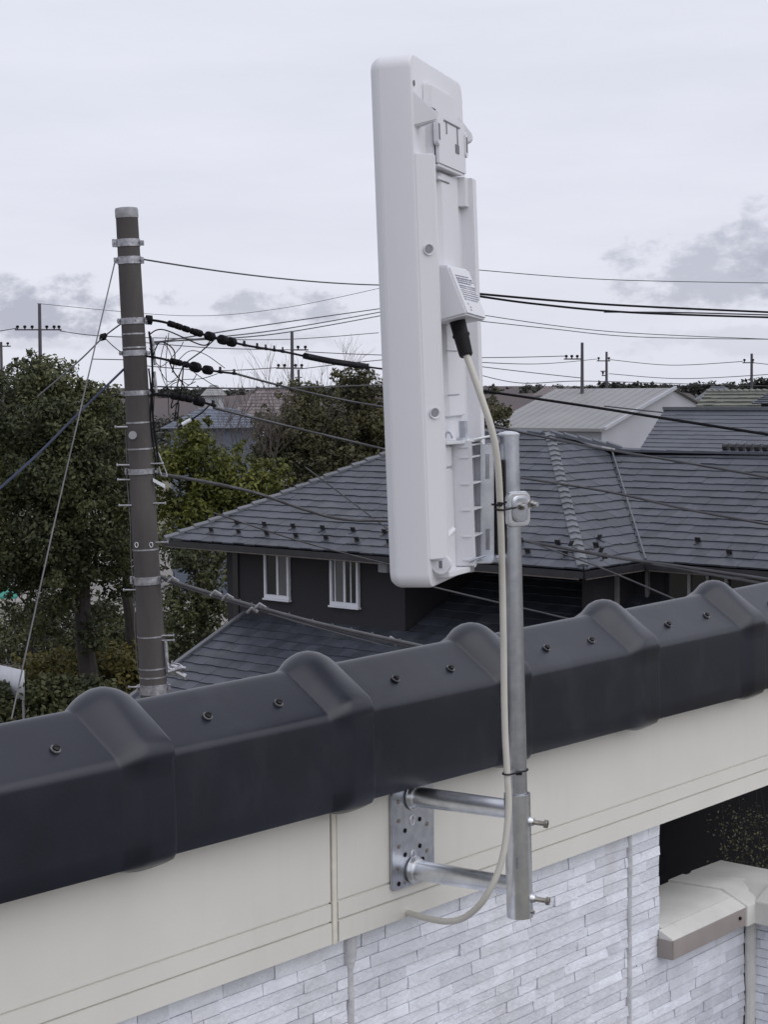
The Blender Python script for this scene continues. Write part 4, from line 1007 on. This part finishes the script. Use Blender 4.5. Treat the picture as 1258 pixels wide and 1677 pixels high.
# cable riser with elbow at the right foot, conduit on the sides
MB().tube([pp(1045)+XR*.135+YF*.05, pp(1080)+XR*.135+YF*.05, pp(1092)+XR*.145+YF*.05, pp(1097)+XR*.20+YF*.05], .017, 8).build('riser_conduit', M['band'], pole)
mb = MB(); c = pp(1095)+XR*.20+YF*.04
mb.tube([c+XR*.05*cos(t*.55)*1.5+Z*.055*sin(t*.55) for t in range(11)], .007, 6); mb.cyl(c, XR+Z*.3, .03, .12, 8); mb.cyl(c+XR*.05-Z*.04, XR-Z*.6, .026, .09, 8); mb.cyl(c+XR*.03+Z*.02, XR-Z*.2, .02, .13, 6)
mb.build('cable_clamp', M['band'], pole)
MB().tube([pp(690)-XR*(pr_(690)+.006)+YF*.03] + [pp(y)-XR*(pr_(y)+.010+.006*sin(y*.05))+YF*.03 for y in range(740, 1140, 40)], .005, 6).build('earth_wire', M['wirel'], pole)
MB().tube([pp(y)+XR*(pr_(y)+.035+.012*sin(y*.035))+YF*.01 for y in range(540, 780, 20)], .010, 6).tube([pp(y)+XR*(pr_(y)+.012+.01*cos(y*.05))+YF*.02 for y in range(600, 790, 15)], .008, 6).build('riser_cable', M['wire'], pole)
MB().tube([pp(740)+XR*(.13), pp(775)+XR*.17, pp(777)+XR*.22], .006, 6).tube([pp(730)+XR*.14, pp(770)+XR*.215, pp(777)+XR*.22], .006, 6).build('side_bracket', M['band'], pole)

# ---- wires
WG = 'overhead wires and cables'
def wire(label, pts, r, m='wire', sag=0, name='overhead_cable', cat='cable', n=18, group=WG):
    P3 = [at(*p) for p in pts]
    if len(P3) == 2:
        a, b = P3; path = [a.lerp(b, i/n) - Z*sag*4*(i/n)*(1-i/n) for i in range(n+1)]
    else: path = bez(P3, 10)
    o = MB().tube(path, r, 6).build(name, M[m], None, loc=path[0], smooth=60, fix=False); tag(o, label, cat, group); return o, path
wire('thin wire from the pole top to behind the antenna', [(236,425,15),(640,467,22)], .008, 'wireg', .05)
# bundled spans hung with black spacers
def beaded(label, pts, r, beads, br, m='ins'):
    P3 = [at(*p) for p in pts]; path = bez(P3, 10)
    t = thing('insulated_cable', label, 'cable', path[0], 'thick cables hung with black sleeves, right of the pole')
    MB().tube(path, r, 8).build('conductor', M['wire'], t)
    for b in beads:
        y, ln_, rad, shape = b; 
        # find the point on the path at photo column y
        best = min(path, key=lambda p: abs((CX + F*((p-CAM).dot(cr))/((p-CAM).dot(cf)))-y)); i = path.index(best); d = (path[min(i+1,len(path)-1)]-path[max(i-1,0)]).normalized()
        l = ln_*PY/F; rad *= .92
        q = MB()
        if shape == 's': q.tube([best-d*l/2, best-d*l*.42, best+d*l*.42, best+d*l/2], [rad*.5, rad, rad, rad*.5], 12)
        else: q.obox(best+Z*rad*.9, d*l/2, YF*rad*.8, Z*rad*.8); q.tube([best-d*l*.7, best+d*l*.7], rad*.6, 8)
        q.build('sleeve', M['ins'], t)
    return t
beaded('uppermost thick black cable with sleeves leaving the pole to the right', [(232,523,15),(270,528,15.1),(330,547,15.5),(400,565,16.2),(470,577,17.2),(540,592,18.5),(640,606,21)], .011,
       [(244,12,.045,'s')]+[(x,14,.030,'s') for x in range(278,322,12)]+[(326,20,.034,'s'),(344,16,.045,'s'),(362,15,.048,'s'),(378,15,.048,'s'),(402,9,.026,'b'),(422,9,.026,'b'),(434,8,.026,'b'),(452,8,.028,'b'),(464,8,.028,'b')], .03)
wire('thick black lashed section of the upper cable, left of the antenna', [(500,583,17.6),(545,592,18.6),(600,600,20)], .036, 'wire')
beaded('second thick black cable with sleeves, below the uppermost one', [(238,583,15),(262,587,15),(300,596,15.2),(340,606,15.6),(386,612,16.2)], .010,
       [(x,12,.030,'s') for x in (284,294,304)]+[(318,17,.050,'s'),(340,18,.045,'s'),(362,9,.030,'b'),(382,9,.026,'b')], .03)
wire('grey wire running on from the second sleeved cable toward the antenna', [(386,612,16.2),(640,668,22)], .012, 'wireg', .03)
beaded('lowest black cable with sleeves crossing the blue-grey roof', [(238,645,15),(270,647,15),(300,652,15.1),(328,658,15.2),(350,664,15.4)], .011,
       [(x,12,.032,'s') for x in (285,298,310)]+[(326,18,.045,'s'),(348,9,.028,'b')], .03)
wire('light grey wire descending from the lowest sleeved cable to the dark roof', [(350,668,15.4),(500,705,18),(640,738,21)], .014, 'wireg')
# tangle of drop wires beside the pole
tr_ = random.Random(12)
tng = []
spots = [((244,548),(268,540),(330,565),(345,556)),((244,570),(262,600),(290,575),(300,560)),((246,566),(270,565),(283,590),(288,600)),((250,583),(262,560),(285,575),(282,610)),((276,545),(271,600),(275,650),(276,680)),((272,550),(262,600),(280,640),(320,625)),
         ((288,640),(300,600),(330,575),(352,555)),((290,592),(310,575),(335,580),(368,603)),((300,592),(318,610),(340,625),(358,636)),((275,588),(285,610),(300,630),(306,650)),((280,630),(300,622),(330,620),(356,612)),
         ((262,640),(290,622),(310,630),(322,612)),((300,600),(296,640),(288,668),(286,690)),((247,550),(248,600),(252,640),(250,690)),((258,600),(275,625),(292,615),(300,596)),((284,650),(280,668),(292,660),(289,690))]
for k, s in enumerate(spots):
    path = bez([at(x, y, 15+.15*math.sin(k*2+i)) for i, (x, y) in enumerate(s)], 8)
    tng.append(path)
jw = thing('jumper_wires', 'tangled thin black jumper wires looping beside the top of the utility pole', 'wires', tng[0][0])
for k, path in enumerate(tng): MB().tube(path, .0035 if k % 3 else .006, 5, False).build('jumper', M['wire'], jw, smooth=60)
o = MB().tube([at(292,700,14.9), at(312,688,14.9), at(330,676,15), at(342,664,15.1)], .008, 6).build('drop_lead', M['wire'], jw)
MB().tube([at(298,695,14.88), at(312,687,14.88)], .016, 8).build('lead_sleeve', M['trimw'], jw)
for k, (y0,y1) in enumerate(((550,595),(605,640))): MB().tube([pp(y0)+XR*.16, pp(y1)+XR*.17], .012, 8).build('stay_rod', M['band'], jw)

wire('steel guy wire slanting down left from the pole top to the ridge tiles', [(187,432,15),(150,590,14.2),(90,850,13),(18,1178,11.8)], .0060, 'wirel', name='guy_wire', cat='guy wire')
wire('blue sheathed cable slanting down left from the pole across the evergreen', [(203,604,15),(130,675,14),(60,745,13),(-30,825,12)], .011, 'wireb', name='blue_cable')
t = wire('thin stay wire with a black insulator, left of the pole top bands', [(198,530,15),(168,553,14.8),(130,590,14.2),(60,650,13.5)], .007, 'wireg')[0]
MB().tube([at(163,557,14.8), at(168,552,14.8), at(174,547,14.8)], [.012,.034,.014], 10).build('insulator', M['ins'], t)
wire('thin lead from that black insulator back to the pole', [(170,552,14.8),(200,578,15)], .004, 'wireg', .01)
wire('grey messenger cable from the pole over the dark roof to the antenna, loosely curved', [(258,776,15),(340,790,15.5),(420,808,16.2),(500,835,17),(560,850,17.5),(640,853,18.5)], .016, 'wireg')
for args in (('thin dark wire crossing the slate roof above the left white window', [(350,840,18),(470,880,19),(560,905,20),(640,925,21)]),
             ('thin dark wire crossing the slate roof next to the antenna', [(500,765,20),(560,810,20),(640,870,20)])): wire(args[0], args[1], .009, 'wireg')
# lashed bundle: strand + cable + clips
bt = thing('lashed_cable', 'silver lashed cable bundle sloping from the pole across the dark house front', 'cable', at(262,945,15))
bp = bez([at(*p) for p in ((262,943,15),(300,957,14.8),(375,980,14.4),(430,996,14.1),(520,1020,13.6),(600,1038,13.2),(700,1060,12.7))], 10)
MB().tube(bp, .013, 6).build('strand', M['wirel'], bt); MB().tube([p-Z*.022 for p in bp], .011, 6).build('cable_core', M['wireg'], bt)
for k in range(3, len(bp)-2, 4):
    MB().tube([bp[k]+Z*.02, bp[k]-Z*.04+XR*.01], .008, 5).build('lashing_clip', M['wirel'], bt)
for (x, y) in ((282,950),(352,972),(372,978),(425,993),(412,1000),(640,1048),(655,1053)):
    MB().tube([at(x-7,y+3,14), at(x,y-4,13.95), at(x+9,y+2,14)], .014, 6).build('splice', M['band'], bt)
wire('thin wire hanging below the lashed bundle near the lower roof', [(440,1005,14),(520,1028,13.5),(640,1060,13)], .006, 'wireg')
# right-hand spans
for lab, pts, r_, m_ in (
    ('topmost faint wire in the sky right of the antenna', [(770,441,40),(1000,458,44),(1300,464,48)], .010, 'wireg'),
    ('upper of the two dark cables right of the connector housing', [(770,480,24),(1000,499,26),(1300,513,28)], .016, 'wire'),
    ('lower of the two dark cables right of the connector housing', [(770,483,24),(880,498,25),(1040,512,26),(1300,521,28)], .016, 'wire'),
    ('thin companion wire joining the lower dark cable toward the right edge', [(990,511,26),(1120,512,27),(1300,517,28)], .011, 'wireg'),
    ('upper faint wire below the connector housing level', [(770,513,40),(1000,543,44),(1300,557,48)], .010, 'wireg'),
    ('lower faint wire below the connector housing level', [(770,524,40),(900,538,42),(1050,552,45),(1300,556,48)], .010, 'wireg'),
    ('dark cable sloping over the warehouse roof to the right edge', [(770,637,20),(960,665,19),(1100,687,18),(1300,718,17)], .015, 'wire'),
    ('grey cable sloping over the ridge of the dark house wing', [(790,694,18),(960,730,17),(1120,757,16),(1300,789,15)], .012, 'wireg'),
    ('grey cable sloping across the middle of the wing roof', [(850,782,17),(1000,806,16.5),(1130,835,16),(1300,866,15)], .012, 'wireg'),
    ('thin dark wire under the eave of the dark house at right', [(860,885,16),(985,930,15.5),(1130,992,15)], .008, 'wireg'),
    ('thick grey cable along the eave of the wing, upper of the pair', [(860,886,16),(1010,913,15.5),(1130,930,15),(1300,955,14)], .015, 'wireg'),
    ('thick grey cable along the eave of the wing, lower of the pair', [(1015,913,15.5),(1130,934,15),(1300,965,14)], .015, 'wireg'),
    ('faint wire passing over the slate roof behind the wing', [(990,665,60),(1130,680,58),(1300,694,56)], .022, 'wireg'),
    ('thin wire low behind the bracket over the dark recess', [(655,948,16),(780,978,16),(960,1020,15.5)], .008, 'wireg'),
    ('upper of three wires rising from the pole toward the antenna', [(245,562,30),(450,530,40),(640,503,50)], .013, 'wireg'),
    ('middle of three wires rising from the pole toward the antenna', [(245,562,30),(450,541,40),(640,508,50)], .013, 'wireg'),
    ('lower of three wires rising from the pole toward the antenna', [(245,560,30),(450,547,40),(640,514,50)], .013, 'wireg'),
    ('faint high wire left of the antenna above the pole tangle', [(60,497,110),(300,517,110),(460,505,110),(640,468,110)], .016, 'wireg'),
    ): wire(lab, pts, r_, m_)
# distant network: poles and the wires between them
def far_pole(label, x, ytop, ybot, Y, arms, lean=0):
    a = at(x, ytop, Y); b = Vector((at(x+lean, ybot, Y).x, Y, 0)); t = thing('distant_pole', label, 'utility pole', b, 'utility poles near the horizon')
    MB().tube([b, a], [.17, .10], 8).build('shaft', M['farpole'], t)
    for (y, x0, x1, ins) in arms:
        p, q = at(x0, y, Y), at(x1, y, Y)
        o = MB().obox((p+q)/2, (q-p)/2, (0,.05,0), (0,0,.045)).build('crossarm', M['farpole'], t)
        for xi in ins:
            c = at(xi, y-3.5, Y); MB().tube([c-Z*.18, c-Z*.02, c, c+Z*.10, c+Z*.14], [.04,.05,.11,.10,.05], 8).build('insulator', M['ins'], o)
    return t
far_pole('distant pole with crossarm of insulators above the evergreen, far left', 64, 497, 640, 110, [(540,24,100,(28,40,52,76,88,96))])
far_pole('distant pole cut by the left photo edge', 1, 560, 650, 130, [(567,-14,17,(12,))])
far_pole('distant pole with two crossarms left of the antenna', 478, 542, 640, 115, [(573,478,505,(488,500)),(603,452,496,(456,466,484,494))])
far_pole('short distant pole just right of the two-arm pole, left of the antenna', 489, 605, 645, 160, [(618,483,495,())])
far_pole('dark distant pole with three insulators on a left-hand arm, above the warehouse', 954, 561, 640, 120, [(588,924,954,(928,937,946))])
far_pole('distant pole with short crossarm just right of the three-insulator pole', 994, 576, 640, 150, [(591,978,1000,(981,998)),(608,984,994,()),(615,986,994,(988,))])
far_pole('distant pole near the right edge above the green-grey roof', 1232, 579, 645, 140, [(594,1217,1236,(1220,1234))])
for lab, pts in (
    ('distant wire from the far left pole to the big pole', [(98,542,110),(150,549,105),(240,553,100),(460,556,112),(620,545,118)]),
    ('distant wire left of the far left pole', [(-20,545,112),(24,538,110),(28,537,110)]),
    ('distant wire between the big pole and the two-arm pole, upper', [(225,560,100),(350,570,108),(478,573,115)]),
    ('distant wire between the big pole and the two-arm pole, lower', [(225,598,100),(350,607,108),(456,602,115)]),
    ('distant wire right of the two-arm pole to the antenna', [(500,576,115),(560,579,117),(640,582,119)]),
    ('second distant wire right of the two-arm pole, lower', [(494,604,115),(560,596,117),(640,588,119)]),
    ('distant wire ending at the three-insulator pole, top', [(760,586,118),(850,585,119),(928,583,120)]),
    ('distant wire ending at the three-insulator pole, bottom', [(760,592,118),(880,596,119),(978,588,148)]),
    ('distant wire falling from the antenna to the three-insulator pole', [(760,597,110),(860,609,115),(952,619,120)]),
    ('distant wire between the short-arm pole and the right-edge pole', [(1000,589,150),(1100,598,146),(1217,592,140)]),
    ('lower distant wire between the short-arm pole and the right-edge pole', [(998,612,150),(1110,620,146),(1232,615,140),(1290,610,138)]),
    ('distant wire leaving the right-edge pole', [(1234,594,140),(1290,600,138)]),
    ('lowest distant wire sagging over the hills right of the antenna', [(760,607,112),(850,627,116),(952,624,120),(1100,628,130),(1290,633,140)]),
    ('distant wire low over the blue-grey roof right of the pole', [(250,633,60),(420,636,62),(640,630,64)]),
    ('distant wire left of the pole above the second evergreen', [(150,588,100),(240,590,100)]),
    ): wire(lab, pts, .028, 'wireg', name='distant_wire', cat='wire', group='thin wires strung between distant poles')

# white sheet panel at the left edge and small things on the lot
a = at(-40,1085,50); b = at(38,1098,48)
scr = thing('white_screen', 'pale grey corrugated screen panel on posts at the lower left edge', 'screen', Vector((b.x, b.y, 0)))
d = (b-a); mb = MB(); kk = 40
zlo = at(38,1147,48).z
for i in range(kk+1):
    p = a.lerp(b, i/kk); off = .012*sin(i*1.6)
    mb.v += [Vector((p.x, p.y+off, zlo)), Vector((p.x, p.y+off, b.z))]
    if i: j = 2*i; mb.f.append((j-2, j, j+1, j-1))
pn = mb.build('panel', M['tarp'], scr, fix=False, smooth=60); sm = pn.modifiers.new('t', 'SOLIDIFY'); sm.thickness = .02
for t_ in (.05, .97): p = a.lerp(b, t_); MB().tube([Vector((p.x,p.y+.06,0)), Vector((p.x,p.y+.06,p.z))], .04, 8).build('post', M['post'], scr)
for k, (x, y) in enumerate(((8, 976),)):
    p = at(x, y, 74); q = thing('green_awning', 'small teal green awning glimpsed through branches at the left edge', 'awning', Vector((p.x, p.y, 0)))
    MB().box8([p+Vector(v) for v in ((-.6,0,-.12),(.5,0,-.12),(.5,.9,.2),(-.6,.9,.2),(-.6,0,-.02),(.5,0,-.02),(.5,.9,.3),(-.6,.9,.3))]).build('canopy', mat('teal_cloth', (.04,.25,.2), .7), q)
    for sx in (-.5, .4): MB().tube([Vector((p.x+sx, p.y+.1, 0)), p+Vector((sx,.1,-.05))], .03, 6).build('post', M['post'], q)
# dry shrub beyond the parapet, lower right
b = on_u(1262, 1400, 21.0); b.z = 0
ds = thing('dry_shrub', 'sparse brownish shrub in the shade beyond the low parapet, right edge', 'shrub', b)
mb = MB()
for k in range(16):
    s = b+Vector((random.uniform(-.8,.8), random.uniform(-.5,.5), 0)); e = s+Vector((random.uniform(-.7,.7), random.uniform(-.4,.4), random.uniform(2.2,4.4)))
    mb.tube(limb_path(s, e, 4, .2), [.006,.005,.004,.003,.002], 4, False)
mb.build('twigs', M['bark'], ds, fix=False)
leaf_obj('foliage', leaves([((b.x+random.uniform(-.7,.9), b.y+random.uniform(-.4,.4), random.uniform(1.2,3.6)), random.uniform(.2,.5)) for _ in range(26)], 900, .020), M['leafb'], ds)

for o in bpy.data.objects:
    if '_o' in o: del o['_o']
